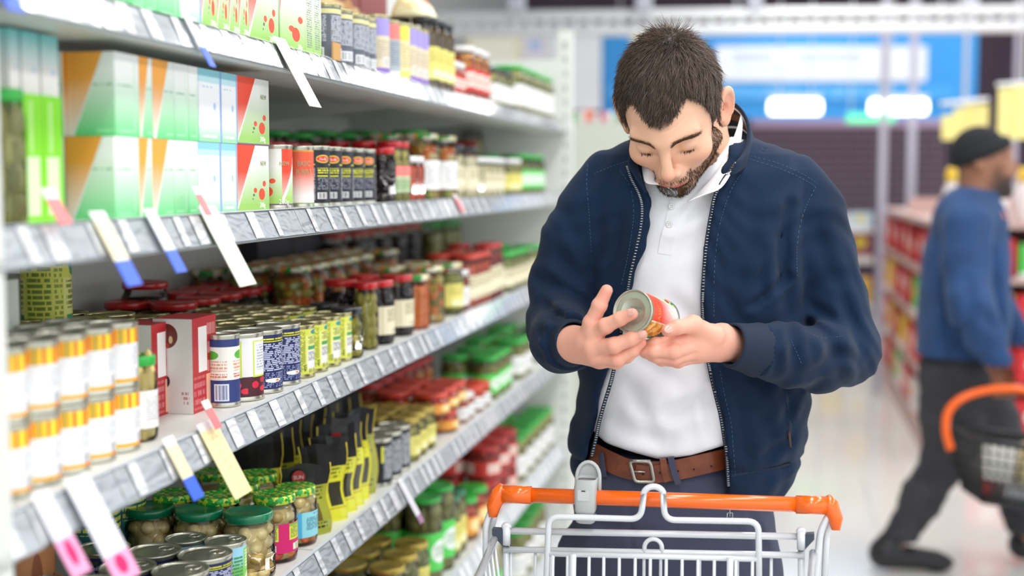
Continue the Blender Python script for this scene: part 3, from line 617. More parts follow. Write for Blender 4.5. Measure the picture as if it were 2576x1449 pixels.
facing('A',1268,1362,182,('pickle','green','white'),'squat jar with green lid and white label',r=.055,rows=2,low=True)
A_choc=art('art_choc','d8bd84',[(Rr,(0,1,.7,1),'8a3c3a'),(Dd,(.3,.4,.2,.2),'eadfc0'),(Dd,(.7,.5,.2,.25),'b98a4c')])
carton('A',812,905,0,A_choc,A_choc,'tan carton stacked behind the dark cans, left one',xf=-.95,dep=.1,zoff=.0,h=.27)
carton('A',908,975,0,A_choc,A_choc,'tan carton stacked behind the dark cans, right one',xf=-.95,dep=.1,zoff=0,h=.26)
# crumpled paper bag on top of brown jars
def bag(name,loc,w,d,h,m,seed=1,top=.5):
    rg=random.Random(seed); mb=MB(); n=18; prev=None; rings=[]
    for j in range(8):
        t=j/7; base=len(mb.v)
        for k in range(n):
            a=2*math.pi*k/n; sq=1-(1-top)*t**1.5; x=math.copysign(abs(math.cos(a))**.5,math.cos(a))*d/2*(1-.85*t**1.5); y=math.copysign(abs(math.sin(a))**.6,math.sin(a))*w/2*(1+.1*t)
            q=1+rg.uniform(-.06,.06); mb.v.append((x*q,y*q,h*t+(rg.uniform(-.02,.02)*h if j==7 else 0)))
        rings.append(base)
    for j in range(7):
        for k in range(n): mb.f.append((rings[j]+k,rings[j]+(k+1)%n,rings[j+1]+(k+1)%n,rings[j+1]+k)); mb.uv+=[(k/n,j/7),((k+1)/n,j/7),((k+1)/n,(j+1)/7),(k/n,(j+1)/7)]; mb.mi.append(0)
    mb.f.append(tuple(rings[0]+k for k in range(n))[::-1]); mb.uv+=[(0,0)]*n; mb.mi.append(0)
    return mb.build(name,m,None,True,loc)
yb=YX(1075,-.80,zA+.15); hj=ZX(1090,55,-.797)-zA
tag(bag('snack_bag',(-.83,yb,zA+hj+.002),.17,.09,.055,art('bag_art','f3ecc4',[(Rr,(0,1,.7,1),'f08a68'),(T,(.1,.9,.2,.6,3,14),'e8d08a')])),'cream bag with an orange band lying on the brown olive jars, top shelf','bag')
# ================= third shelf =================
# striped white cans in two layers, small jar, red cartons
hs=.080
facing('C',-40,322,0,'stripe','small white can with orange and yellow bands',r=.033,rows=2,h=hs,x0=-.80,stack=2,face=.5)
facing('C',322,380,892,('asp','green','white'),'jar of white asparagus with green lid and white label',r=.024,rows=1,nmax=1,x0=-.80)
A_cr=art('art_redprint','b8242c',[(Rr,(.25,.6,.42,.9),'f6efec'),(T,(.62,.95,.35,.95,3,60,.5),'e39a98'),(Rr,(.55,.97,.02,.38),'f2b496'),(T,(.05,.5,.03,.38,4,90,.5),'d88080')])
A_cw=art('art_beanwhite','dfddd8',[(Dd,(.35,.82,.28,.13),'6a2a22'),(Dd,(.25,.85,.06,.04),'e8823a'),(Dd,(.45,.78,.05,.04),'d8b890'),(Dd,(.35,.72,.06,.03),'b8402a'),(Dd,(.25,.34,.16,.075),'2a2436'),(T,(.7,.9,.1,.25,3,20),'c08a8a')])
def cart2(pxa,pxb,pyb,pyt,m,side,desc,dep):
    g=GZ(pxa,pyb,zs['C']); xf=g.x; yb_=YX(pxb,xf,zs['C']+.06); h=ZX(pxa,pyt,xf)-zs['C']
    mb=MB(); mb.box((0,0,h/2),(dep,yb_-g.y,h),mis=[0,2,1,1,2,2]); o=mb.build('food_carton',[m,side,mat('carton_redtop','a8202a',.5)],None,False,(xf-dep/2,(g.y+yb_)/2,zs['C']+.0003))
    return tag(o,desc,'carton')
cart2(385,441,1055,818,A_cr,A_cw,'red and white bean carton standing just right of the asparagus jar',.055)
cart2(487,545,1043,803,A_cr,A_cw,'red and white bean carton before the white and blue can',.06)
facing('C',545,580,838,'bluewhite','white and blue can right of the red cartons',r=.036,rows=1,nmax=1,x0=-.80,face=.3)
facing('C',580,629,834,'bean','white can with red kidney beans at its foot',r=.036,rows=1,nmax=1,x0=-.80,face=.25)
facing('C',629,726,820,'navy','navy can with rows of pale print and yellow heading',r=.0365,rows=1,nmax=2,x0=-.798,face=.0)
facing('C',726,858,800,'lime','lime yellow can with green and white label',r=.0365,rows=1,x0=-.798,face=.15)
facing('C',545,858,815,'lime','gold topped lime can behind the front cans',r=.0365,rows=5,skip0=1,x0=-.798)
facing('C',300,545,815,'lime','gold topped lime can behind the red cartons',r=.0365,rows=5,skip0=2,x0=-.81)
zC=zs['C']
facing('C',858,912,768,('olive','black',None),'jar of big green olives with black lid',r=.033,rows=2)
facing('C',912,932,710,('olive','red',None),'tall olive jar with red lid behind the black lidded ones',r=.033,rows=1,nmax=1)
facing('C',934,1012,698,('dark','red','cream'),'dark olive jar with cream label and red lid',r=.040,rows=2,face=.35)
facing('C',1014,1030,712,('olive','black','white'),'slim olive jar right of the cream labelled jars',r=.030,rows=2)
facing('C',1032,1056,690,('orange','fruit',None),'tall jar of orange carrot strips',r=.036,rows=2)
facing('C',1058,1112,665,('veg','fruit',None),'tall jar of mixed pickled vegetables',r=.045,rows=2)
facing('C',1112,1142,660,('pickle','fruit','yellow'),'tall jar of gherkins beside the vegetables',r=.04,rows=2)
facing('C',1142,1164,680,('red','white','white'),'slim white capped red sauce jar',r=.03,rows=2)
facing('C',1164,1210,636,('sauce','orange','cream'),'red capped sauce jar with cream label',r=.04,rows=2)
facing('C',1210,1244,612,('red','red','cream'),'red ketchup jar with tall red cap',r=.036,rows=2)
facing('C',1246,1335,625,('pickle','green','cream'),'pickle jar with green lid near the end panel',r=.05,rows=2,low=True)
facing('C',930,1150,650,('veg','fruit',None),'patterned lid jar in the back rows',r=.045,rows=4,skip0=2,low=True)
# back rows: red lidded olives, patterned lids
facing('C',410,930,712,('dkolive','red',None),'olive jar with dark red lid at the back',r=.045,rows=2,x0=-1.06,low=True)
facing('C',505,900,650,('veg','fruit',None),'patterned lid vegetable jar along the back',r=.036,rows=1,x0=-1.20,low=True)
facing('C',335,400,708,('dark','red','cream'),'dark jar with red lid at the left end of the back row',r=.045,rows=1,x0=-1.15,nmax=1)
facing('C',830,1075,582,('dark','orange',None),'dark red jar stacked high at the back',r=.036,rows=1,x0=-1.16,stack=1,low=True,h=.19)
facing('C',1075,1250,575,('pickle','green',None),'tall dark green jar at the back near the end',r=.04,rows=1,x0=-1.12,low=True,h=.19)
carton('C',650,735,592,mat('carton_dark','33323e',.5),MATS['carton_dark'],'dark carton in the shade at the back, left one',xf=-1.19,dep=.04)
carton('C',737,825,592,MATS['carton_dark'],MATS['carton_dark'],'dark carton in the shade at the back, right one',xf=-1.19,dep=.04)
# tall lime can and green carton at the back left
facing('C',88,160,655,'lime','tall lime can standing alone against the back panel',r=.036,rows=1,x0=-1.02,nmax=1,face=.2,h=.235)
carton('C',58,90,690,mat('carton_grey','a8a79a',.6),MATS['carton_grey'],'dull grey and orange carton left of the tall lime can',xf=-1.05,dep=.08)
carton('C',0,56,705,art('art_palegreen',('bfe2c2','e6ece4',.1,.8),[(T,(.5,.9,.1,.7,12,20),'8ab894')]),MATS['art_palegreen'],'pale green carton at the left edge behind the striped cans',xf=-.95,dep=.06)
# ================= fourth shelf =================
zD=zs['D']
hm_=.118
# mushrooms jars front, dark green lids
facing('D',592,664,1285,('mushroom','dkgreen',None),'mushroom jar with plain dark green lid',r=.041,rows=3,nmax=2,x0=-.799)
facing('D',666,716,1240,('mixm','mottled','magenta'),'jar with mottled green lid and magenta label',r=.0375,rows=1,nmax=2,face=.35,x0=-.797)
facing('D',716,774,1222,('mixm','mottled','cyan'),'jar with mottled green lid and sky blue label',r=.0375,rows=1,nmax=2,face=.35,x0=-.797)
facing('D',640,774,1222,('mushroom','mottled',None),'mushroom jar with mottled green lid',r=.0375,rows=5,skip0=1,x0=-.797)
facing('D',470,640,1225,('mushroom','mottled',None),'mushroom jar with mottled green lid behind the dark lids',r=.0375,rows=5,skip0=3,x0=-.797)
# flat tins, stacked
def ringpull(o,h):
    mb=MB(); mb.tube([(.011*math.cos(a),.018+.012*math.sin(a),h+.001) for a in [i*math.pi/6 for i in range(13)]],.0012,5); mb.build('ring_pull',tin,o,True)
for o in facing('D',548,592,0,'skyland','tin with sky and meadow label beside the mushroom jars',r=.042,rows=2,h=.083,x0=-.80,nmax=1): ringpull(o,.083)
for o in facing('D',425,548,0,'navy','flat topped navy tin with ring pull',r=.042,rows=3,h=.083,x0=-.80,face=.0): ringpull(o,.083)
for o in facing('D',330,425,0,'darkstripe','dark tin at the lower left edge',r=.042,rows=3,h=.086,x0=-.80): ringpull(o,.086)
facing('D',200,330,0,'darkstripe','dark tin in the lower left corner',r=.042,rows=2,h=.10,x0=-.80)
facing('D',20,200,0,'darkstripe','blurred dark tin in the lower left corner',r=.042,rows=2,h=.115,x0=-.80)
facing('D',20,190,0,'brownfood','tan food tin behind the blurred tins',r=.042,rows=1,h=.155,x0=-1.0)
facing('D',200,400,0,'teal','teal and yellow tin at the back left',r=.042,rows=1,h=.17,x0=-1.02)
# pouches
def pouch(s,px,X,w,h,d,m,mblk,label,rz=0,seed=0,top=.25):
    rg=random.Random(seed); z=zs[s]; y=YX(px,X,z+.05); o=empty('food_pouch',(X,y,z),rz)
    n=12
    def sec(t):
        th=d*(1-t)**.8*.5+.0008; 
        return th
    mb=MB(); nb_=MB()
    for side in (1,-1):
        for j in range(10):
            for tgt,t0,t1 in (((mb if (j+1)/10<=1-top+.01 else nb_),j/10,(j+1)/10),):
                for k in range(6):
                    q=[]
                    for (kk,tt) in ((k,t0),(k+1,t0),(k+1,t1),(k,t1)):
                        u=kk/6-.5; bulge=(1-(2*u)**2)*.9+.1; xx=side*sec(tt)*bulge+math.sin(tt*7+seed)*.004*tt+math.sin(u*9+seed*2)*.003*tt; ed=w*(1-.05*math.sin(tt*3))
                        q.append((xx+tt*tt*.01*math.sin(seed),u*ed+.004*math.sin(tt*9+seed),h*tt+ (.004*math.cos(u*8+seed) if tt>.95 else 0)))
                    uv=[((kk)/6,tt) for kk,tt in ((k,t0),(k+1,t0),(k+1,t1),(k,t1))]
                    if side<0: q=q[::-1]; uv=uv[::-1]
                    tgt.face(q,uv)
    mb.build('pouch_body',m,o,True); nb_.build('pouch_top',mblk,o,True)
    e=MB()
    for sy in (-1,1):
        e.tube([(math.sin(t*7+seed)*.004*t+math.sin(sy*4.5+seed*2)*.003*t+t*t*.01*math.sin(seed),sy*w*(1-.05*math.sin(t*3))/2+.004*math.sin(t*9+seed),h*t) for t in [i/8 for i in range(9)]],.0014,5)
    e.build('seam',mat('pouch_seam','e0c530',.35,coat=.4),o,True)
    bl=MB(); bl.lathe([(.0001,.0008),(.012,.0008),(.0125,0)],14); b=bl.build('badge',mat('badge_red','a8202a',.4),o); b.location=(sec(.84)*.9+.003,-.012,h*.84); b.rotation_euler=(0,math.pi/2,0); obj('lettering',text_mesh('SUN',.0095,mat('ink_badge','f0d8d0',.5),.0001),b,(0,0,.0011),(0,0,math.pi/2))
    return tag(o,label,'pouch','standing food pouches on the '+SN[s])
py_=art('pouch_yellow','e6e636',[(T,(.1,.9,.55,.95,8,18,.45),'8a8a1c'),(Rr,(.15,.6,.25,.5),'b88f30'),(Rr,(.65,.95,.2,.5),'3a3826'),(Rr,(.2,.45,.03,.14),'2f8a3a'),(Rr,(.0,1,.16,.18),'c8b02a')],coat=.5,rough=.3)
po=art('pouch_olive','a4a832',[(T,(.1,.9,.5,.9,8,18,.45),'5c5f14'),(Rr,(.15,.8,.2,.45),'6c5a1e'),(Rr,(.2,.45,.03,.14),'2f8a3a'),(T,(.5,.9,.1,.18,1,14),'1e1e1e')],coat=.5,rough=.3)
pb=mat('pouch_black','09090c',.42,coat=.08,bump=.25,bscale=60)
for i,(px,m,rz,ht,d) in enumerate(((772,po,-.45,.125,.05),(815,py_,-.35,.145,.04),(842,py_,-.3,.150,.04),(864,py_,-.35,.160,.04),(884,py_,-.3,.165,.035),(902,po,-.25,.17,.03))):
    pouch('D',px-6,-.80,.092,ht,d*.62,m,pb,('olive','yellow')[m is py_]+' pouch with black top, '+ORD[i]+' from the mottled jars, front row',rz=rz-.5,seed=i)
for i,px in enumerate((640,672,700,730,760,790,820,850)):
    pouch('D',px,-.915+.004*(i%2),.10,.165,.028,po if i%2 else py_,pb,'black topped pouch, '+ORD[i]+' from the left in the second row, fourth shelf',rz=-.9,seed=20+i,top=.35)
for i,px in enumerate((610,650,690,730,770,810)):
    pouch('D',px,-1.03,.11,.17,.028,po,pb,'black topped pouch, '+ORD[i]+' from the left in the shaded back row, fourth shelf',rz=-.9,seed=40+i,top=.4)
facing('D',905,1006,1092,'darkstripe','dark can with white columns of print',r=.036,rows=2,face=.2)
facing('D',860,1000,1045,('dark','black',None),'dark jar with black lid behind the dark cans',r=.042,rows=3,skip0=2,low=True)
facing('D',1008,1070,1035,('olive','gold','yellow'),'olive jar with gold lid and yellow label',r=.040,rows=3,face=.3)
facing('D',1072,1142,972,('tomato','orange','orange'),'tomato jar with red lid',r=.048,rows=2,stack=2,face=.2,low=True)
facing('D',960,1060,978,('red','orange',None),'tomato jar with red lid behind the gold lids',r=.05,rows=1,x0=-.99,low=True)
carton('D',800,860,1000,mat('carton_amber','d08a34',.5),MATS['carton_amber'],'amber carton deep behind the pouches',xf=-1.1,dep=.08)
carton('D',860,940,985,MATS['carton_amber'],MATS['carton_amber'],'amber carton deep behind the dark cans',xf=-1.1,dep=.08)
facing('D',1144,1172,990,('sauce','white','white'),'slim jar with white cap beside the tomato jars',r=.034,rows=2,low=True)
facing('D',1174,1208,965,('sauce','orange','white'),'sauce jar with red cap and white label',r=.04,rows=2,low=True)
facing('D',1080,1215,935,('tomato','red',None),'red lidded jar in the back rows',r=.042,rows=4,skip0=2,low=True)
facing('D',1212,1275,880,('pickle','green','green'),'pickle jar with green lid and green label',r=.045,rows=2,low=True)
facing('D',1275,1352,835,('pickle','green','white'),'pickle jar with bright green lid near the end panel',r=.05,rows=2,low=True)
# ================= fifth shelf =================
facing('E',960,1050,1400,('pickle','gold','yellow'),'pickle jar seen under the fourth rail',r=.042,rows=3,low=True,h=.13)
facing('E',860,960,1400,('dark','red',None),'dark jar with red lid seen under the fourth rail',r=.045,rows=3,low=True,h=.11)
facing('E',1052,1114,1232,('pickle','green','green'),'pickle jar with green lid and bright green label',r=.045,rows=2,low=True)
facing('E',1116,1150,1238,('pickle','dkgreen','yellow'),'jar with dark green lid beside orange jars',r=.04,rows=2,low=True)
facing('E',1150,1202,1236,('tomato','green','orange'),'orange vegetable jar with green lid',r=.045,rows=2,low=True)
facing('E',1204,1272,1100,('red','red','red'),'red tomato jar stacked in two',r=.05,rows=2,stack=2,low=True)
facing('E',1274,1362,1062,('pickle','green','white'),'large pickle jar with green lid at the far end',r=.055,rows=2,low=True)
facing('E',1060,1204,1160,('red','red','orange'),'red tomato jar in the shaded back rows',r=.05,rows=4,skip0=2,low=True)
# ================= lowest shelf =================
facing('F',1000,1120,1449,('pickle','green','yellow'),'pickle jar with green lid on the lowest shelf',r=.05,rows=2,low=True,h=.15)
facing('F',1122,1250,1380,('cream','white','green'),'pale jar with white lid on the lowest shelf',r=.05,rows=2,low=True)
facing('F',1252,1372,1290,('pickle','green','white'),'pickle jar with green lid on the lowest shelf, far end',r=.055,rows=2,low=True)
# printed words as real lettering
def word(s,size,m,parent,loc,rot,name='lettering'):
    o=obj(name,text_mesh(s,size,m),parent,loc,rot); return o
ink_g=mat('ink_olive','a9b38c',.6); ink_w=mat('ink_white','f6f8f2',.6); ink_d=mat('ink_dark','4a5a3c',.6)
for o in list(COL.objects):
    if o.name.startswith('food_carton') and o.data and o.data.materials and o.data.materials[0].name in ('art_red','art_new'):
        bb=[Vector(c) for c in o.bound_box]; x1=max(c.x for c in bb); y1=max(c.y for c in bb); z1=max(c.z for c in bb)
        if y1*2<.03: continue
        word('NEW',.010,ink_g,o,(x1+.0002,y1*.62,z1*.73),(math.pi/2,0,math.pi/2)); word('200g',.011,ink_w,o,(x1+.0002,y1*.55,z1*.09),(math.pi/2,0,math.pi/2))
def curved(s,size,m,parent,r,ang,z,rotz=0):
    me=text_mesh(s,size,m,.0002)
    for v in me.vertices:
        x,y,zz=v.co; a=ang+x/r; v.co=((r+.0004+zz)*math.cos(a),(r+.0004+zz)*math.sin(a),z+y)
    return obj('lettering',me,parent)
for o in list(COL.objects):
    if o.parent is None and o.name.startswith('food_can') and o.get('label'):
        l=o['label']; c0=Vector((-o.location.x,-o.location.y)).normalized(); a=math.atan2(c0.y,c0.x)-o.rotation_euler.z
        if l.startswith('pale green fruit') and 'front row' in l:
            curved('NEW',.009,ink_g,o,.033,a+.55,.073); curved('200g',.011,ink_w,o,.033,a+.5,.012)
        if l.startswith('orange to white'):
            curved('BASIC',.012,ink_g,o,.0335,a+.3,.074); curved('PURPLE',.012,ink_g,o,.0335,a+.3,.060)
        if l.startswith('lime yellow can'):
            me=text_mesh('425',.008,ink_d,.0002)
            for v in me.vertices:
                x,y,zz=v.co; q=a+.55-y/.0365; v.co=((.0365*.978+zz)*math.cos(q),(.0365*.978+zz)*math.sin(q),.018+x)
            obj('lettering',me,o)
# ================= SHOPPING TROLLEY =================
wire=mat('trolley_wire','dfe2e6',.22,coat=.6,metal=.0,spec=.6); orange=mat('trolley_orange','fb6a06',.28,coat=.5); gplast=mat('plastic_grey','bcbfbe',.35,coat=.3); dkpl=mat('plastic_slate','3a4352',.4)
hL=P(1262,1243,1.93); hR=P(2082,1272,1.865)
ctr=empty('shopping_trolley',(hL+hR)/2*Vector((1,1,0)) if False else Vector(((hL.x+hR.x)/2,(hL.y+hR.y)/2,0)))
ti=Matrix.Translation(-ctr.location)
def tp(name,mb,m,parent=None,smooth=True,ang=None):
    o=mb.build(name,m,ctr if parent is None else parent,smooth); o.matrix_parent_inverse=ti if parent is None else Matrix.Identity(4)
    if parent is not None: o.matrix_parent_inverse=Matrix.Identity(4)
    if ang: autosmooth(o,ang)
    return o
tag(ctr,'white wire shopping trolley with an orange handle in front of the man','trolley')
ax=(hR-hL).normalized()
def hp(px,py,off=0.0): # point near the handle plane: column px at the handle's own distance, pulled toward camera by off
    t=(px-1262)/(2082-1262); return P(px,py,1.93-.065*t-off)
b=MB(); b.tube([hL+ax*.02,hR-ax*.02],.0112,20); h=tp('handle',b,orange)
for e,sgn in ((hL,1),(hR,-1)):
    b=MB(); b.tube([e+ax*sgn*.045,e+ax*sgn*.002],.0133,20); dn=Vector((0,-.006,-.034))
    b.tube([e+ax*sgn*.004+Vector((0,0,.010)),e-ax*sgn*.004,e-ax*sgn*.012+dn*.55,e-ax*sgn*.012+dn],.0,16,rs=[.010,.0125,.0105,.0065]); tp('handle_end_cap',b,orange)
# deposit lock / scanner holder
b=MB(); c=hp(1475,1252,.002); R3=Matrix.Rotation(math.radians(-3),3,'Y')
def rbox(mb,pts,r,n=16):  # rounded vertical shell from rings (centre,hx,hy)
    rings=[]
    for (cc,hx,hy) in pts:
        base=len(mb.v)
        for k in range(n):
            a=2*math.pi*k/n; sx=math.copysign(abs(math.cos(a))**.5,math.cos(a)); sy=math.copysign(abs(math.sin(a))**.5,math.sin(a)); mb.v.append(tuple(Vector(cc)+Vector((sx*hx,sy*hy,0))))
        rings.append(base)
    for i in range(len(rings)-1):
        for k in range(n): mb.f.append((rings[i]+k,rings[i]+(k+1)%n,rings[i+1]+(k+1)%n,rings[i+1]+k)); mb.uv+=[(0,0)]*4; mb.mi.append(0)
    return rings
z0=c.z
rs=rbox(b,[(c+Vector((0,-.006,-.020)),.014,.014),(c+Vector((0,-.006,-.016)),.0155,.017),(c+Vector((0,-.006,.012)),.0165,.018),(c+Vector((.001,-.005,.030)),.0165,.018),(c+Vector((.001,-.007,.0315)),.0155,.016),(c+Vector((.001,-.005,.028)),.0135,.013)],0)
dep=tp('coin_lock',b,gplast,ang=50)
b=MB()
arc=[c+Vector((.002+.017*math.cos(a)*1.0,.004+.004*math.sin(a),.030+.022*math.sin(a))) for a in [math.pi*i/12 for i in range(13)]]
b.tube([arc[0]-Vector((0,0,.03))]+arc+[arc[-1]-Vector((0,0,.03))],.003,8)
for i in range(12):
    p,q=arc[i],arc[i+1]; b.face([Vector((p.x,p.y+.002,c.z+.02)),Vector((q.x,q.y+.002,c.z+.02)),q+Vector((0,.002,0)),p+Vector((0,.002,0))])
tp('lock_hood',b,gplast)
b=MB(); rbox(b,[(c+Vector((0,-.003,-.036)),.011,.011),(c+Vector((0,-.003,-.034)),.014,.014),(c+Vector((0,-.003,-.0265)),.0155,.016),(c+Vector((0,-.003,-.0255)),.014,.014)],0); b.box(c+Vector((0,-.003,-.026)),(.026,.026,.001)); tp('lock_base',b,gplast,ang=50)
b=MB(); b.box(c+Vector((-.001,-.0242,.009)),(.017,.0006,.016)); tp('lock_panel',b,mat('plastic_pale','c9cbca',.4),smooth=False)
b=MB(); b.box(c+Vector((-.001,-.0246,.0155)),(.006,.0006,.0018)); b.build('slot',mat('slot_black','23262a',.6),ctr,False).matrix_parent_inverse=ti
b=MB(); b.box(c+Vector((0,-.012,-.0225)),(.022,.012,.005)); tp('lock_gap',b,MATS['slot_black'],smooth=False)
# side frame tubes running down from the end caps
def smoothpts(pts,n=5):
    out=[]; pts=[Vector(p) for p in pts]
    for i in range(len(pts)-1):
        p0=pts[max(i-1,0)];p1=pts[i];p2=pts[i+1];p3=pts[min(i+2,len(pts)-1)]
        for k in range(n):
            t=k/n; out.append(.5*((2*p1)+(p2-p0)*t+(2*p0-5*p1+4*p2-p3)*t*t+(3*p1-p0-3*p2+p3)*t**3))
    out.append(pts[-1]); return out
def fil(pts,r=.010,n=4):  # fillet corners
    pts=[Vector(p) for p in pts]; out=[pts[0]]
    for i in range(1,len(pts)-1):
        a,b_,c_=pts[i-1],pts[i],pts[i+1]; u=(a-b_); v=(c_-b_); q=min(r,u.length*.45,v.length*.45); s=b_+u.normalized()*q; e=b_+v.normalized()*q
        for k in range(n+1): t=k/n; out.append(s*(1-t)**2+b_*2*t*(1-t)+e*t*t)
    out.append(pts[-1]); return out
def rod(name,pts,r=.0034,n=8,f=.012): b=MB(); b.tube(fil(pts,f),r,n); return tp(name,b,wire)
rod('frame_tube',[hp(1243,1268),hp(1222,1315,.005),hp(1222,1470,.005),hp(1222,1600,0)],.0046,10)
rod('frame_tube',[hp(1249,1280,-.01),hp(1236,1330,-.012),hp(1234,1500,-.012)],.0046,10)
rod('frame_tube',[hp(2087,1290),hp(2064,1335,.004),hp(2050,1470,.005),hp(2046,1600,.005)],.0050,10)
rod('frame_tube',[hp(2092,1300,-.01),hp(2080,1340,-.012),hp(2072,1500,-.012)],.0050,10)
# rear gate: three horizontal rods
rod('gate_rod',[hp(1276,1335),hp(2012,1350)],.0052,10)
rod('gate_rod',[hp(1267,1382,.004),hp(2022,1397,.004)],.0048,10)
# small arches
ac=lambda cx,cy,rx,ry,n=12:[(cx-rx*math.cos(math.pi*i/n),cy-ry*math.sin(math.pi*i/n)) for i in range(n+1)]
# child-seat frame with the raised loop
loop=[(1372,1640),(1384,1303),(1402,1296),(1604,1307),(1618,1290)]
pts=[(1368,1640),(1378,1308),(1388,1297),(1600,1307)]
b=MB(); left=fil([hp(1367,1650,.03),hp(1381,1299,.03),hp(1612,1306,.03),hp(1620,1240,.03)],.016,6)
top=[hp(x,y,.03) for x,y in ac(1644,1244,25,20)]
right=fil([hp(1668,1240,.03),hp(1672,1308,.03),hp(1908,1312,.03),hp(1911,1650,.03)],.016,6)
b.tube(left+top+right,.0046,10); tp('seat_frame',b,wire)
b=MB(); b.tube([hp(x,y,.006) for x,y in [(1620,1400)]+ac(1643,1378,22,22)+[(1666,1400)]],.0034,8); tp('gate_loop',b,wire)
rod('seat_rod',[hp(1382,1393,.03),hp(1910,1407,.03)],.0042)
# thick and thin uprights
for i,px in enumerate((1442,1837)): rod('seat_upright',[hp(px,1392+ (px-1382)*.026,.036),hp(px-4,1640,.036)],.0048)
xs=[1391,1428,1482,1519,1558,1598,1636,1676,1716,1756,1797,1851,1893]
for px in xs: rod('seat_wire',[hp(px,1396+(px-1382)*.027,.032),hp(px-3,1640,.032)],.0026,6)
for px in (1286,1347,1430,1620,1662,1760,1855,1940): rod('gate_wire',[hp(px,1384+(px-1276)*.02,.001),hp(px-2,1640,.001)],.0026,6)
for px,sg in ((1274,1),(2016,-1)):
    q=1330 if sg>0 else 1342
    b=MB(); b.tube([hp(x,y,.008) for x,y in ac(px,q-2,6,8,6)],.0045,8); b.tube([hp(px,q-6,.008),hp(px,q+40,.008)],.0064,10); tp('hinge_loop',b,wire)
    rod('gate_post',[hp(px,q+30,.0),hp(px,1640,0)],.0052,10)
    b=MB(); p0=[hp(px+sg*8,q-2,.0),hp(px-sg*32,q-5,.0),hp(px-sg*32,q+10,.0),hp(px-sg*4,q+40,.0),hp(px+sg*8,q+40,.0)]
    if sg<0: p0=p0[::-1]
    dv=Vector((0,-.012,0)); b.face([p+dv for p in p0][::-1]); b.face(p0)
    for i in range(5): a_,c_=p0[i],p0[(i+1)%5]; b.face([a_,c_,c_+dv,a_+dv])
    tp('hinge_block',b,dkpl,smooth=False)
# basket: rims and wires tapering toward the camera
zc_=hL.z
BL0=hp(1247,1350); BL1=Vector((BL0.x+.035,BL0.y-.72,BL0.z-.075)); BR0=hp(2045,1390); BR1=Vector((BR0.x-.035,BR0.y-.72,BL1.z))
bz=.52; fl_=[Vector((BL0.x+.06,BL0.y-.03,bz)),Vector((BR0.x-.06,BR0.y-.03,bz)),Vector((BR1.x-.05,BR1.y+.10,bz+.06)),Vector((BL1.x+.05,BL1.y+.10,bz+.06))]
rod('rim',[BL0,BL1,BR1,BR0],.0055,10,.03)
for k in range(1,5):
    t=k/5.0; f=lambda a,c_:a.lerp(c_,t)
    rod('side_wire',[f(BL0,fl_[0]),f(BL1,fl_[3]),f(BR1,fl_[2]),f(BR0,fl_[1])],.0024,6,.03)
for k in range(24):
    t=(k+.5)/24; rod('basket_wire',[BL0.lerp(BL1,t),fl_[0].lerp(fl_[3],t),fl_[1].lerp(fl_[2],t),BR0.lerp(BR1,t)],.0023,6,.008)
for k in range(1,12):
    t=k/12; rod('basket_wire',[BL1.lerp(BR1,t),fl_[3].lerp(fl_[2],t),fl_[0].lerp(fl_[1],t)],.0023,6,.008)
# chassis with castors
cl=BL0+Vector((.0,.02,0)); cr=BR0+Vector((0,.02,0))
for e,q in ((hp(1222,1600,0),1),(hp(2046,1600,.005),-1)):
    zr=.16; rod('chassis_tube',[e,Vector((e.x,e.y,zr)),Vector((e.x+q*.04,e.y-.62,zr)),],.009,12,.05)
    for yy in (0,-.60):
        cx=e.x+q*.04*(-yy/.62); b=MB(); 
        w=[(cx,e.y+yy+.05*math.cos(a),.05+.05*math.sin(a)) for a in [0]]; m_=MB()
        ring=[(.012,-.010),(.046,-.010),(.049,-.006),(.049,.006),(.046,.010),(.012,.010)]
        m_.lathe([(r_,z_) for r_,z_ in ring],20,cap0=True,cap1=True); wob=m_.build('castor',dkpl,ctr,True); wob.matrix_parent_inverse=ti; wob.location=(cx,e.y+yy,.05); wob.rotation_euler=(0,math.pi/2,0)
        rod('castor_fork',[Vector((cx+.014,e.y+yy,.05)),Vector((cx+.014,e.y+yy,.112)),Vector((cx-.014,e.y+yy,.112)),Vector((cx-.014,e.y+yy,.05))],.003,6,.004)
        rod('castor_stem',[Vector((cx,e.y+yy,.112)),Vector((cx,e.y+yy,.16))],.008,8)
rod('chassis_tube',[Vector((hp(1222,1600,0).x,hp(1222,1600,0).y,.16)),Vector((hp(2046,1600,.005).x,hp(2046,1600,.005).y,.16))],.009,12)
# ================= BACKGROUND =================
Yc=lambda px,X,z=1.2:YX(px,X,z)
def flat(name,pxa,pxb,pya,pyb,D,m,label,cat,th=.03,extra=None,group=None):
    a=U(pxa,pya,D); b_=U(pxb,pyb,D); c=Vector(((a.x+b_.x)/2,D,(a.z+b_.z)/2)); mb=MB(); mb.box((0,0,0),(th,abs(b_.x-a.x),abs(a.z-b_.z)))
    o=mb.build(name,m,None,False,w2(c),(0,0,TH-math.pi/2)); return tag(o,label,cat,group)
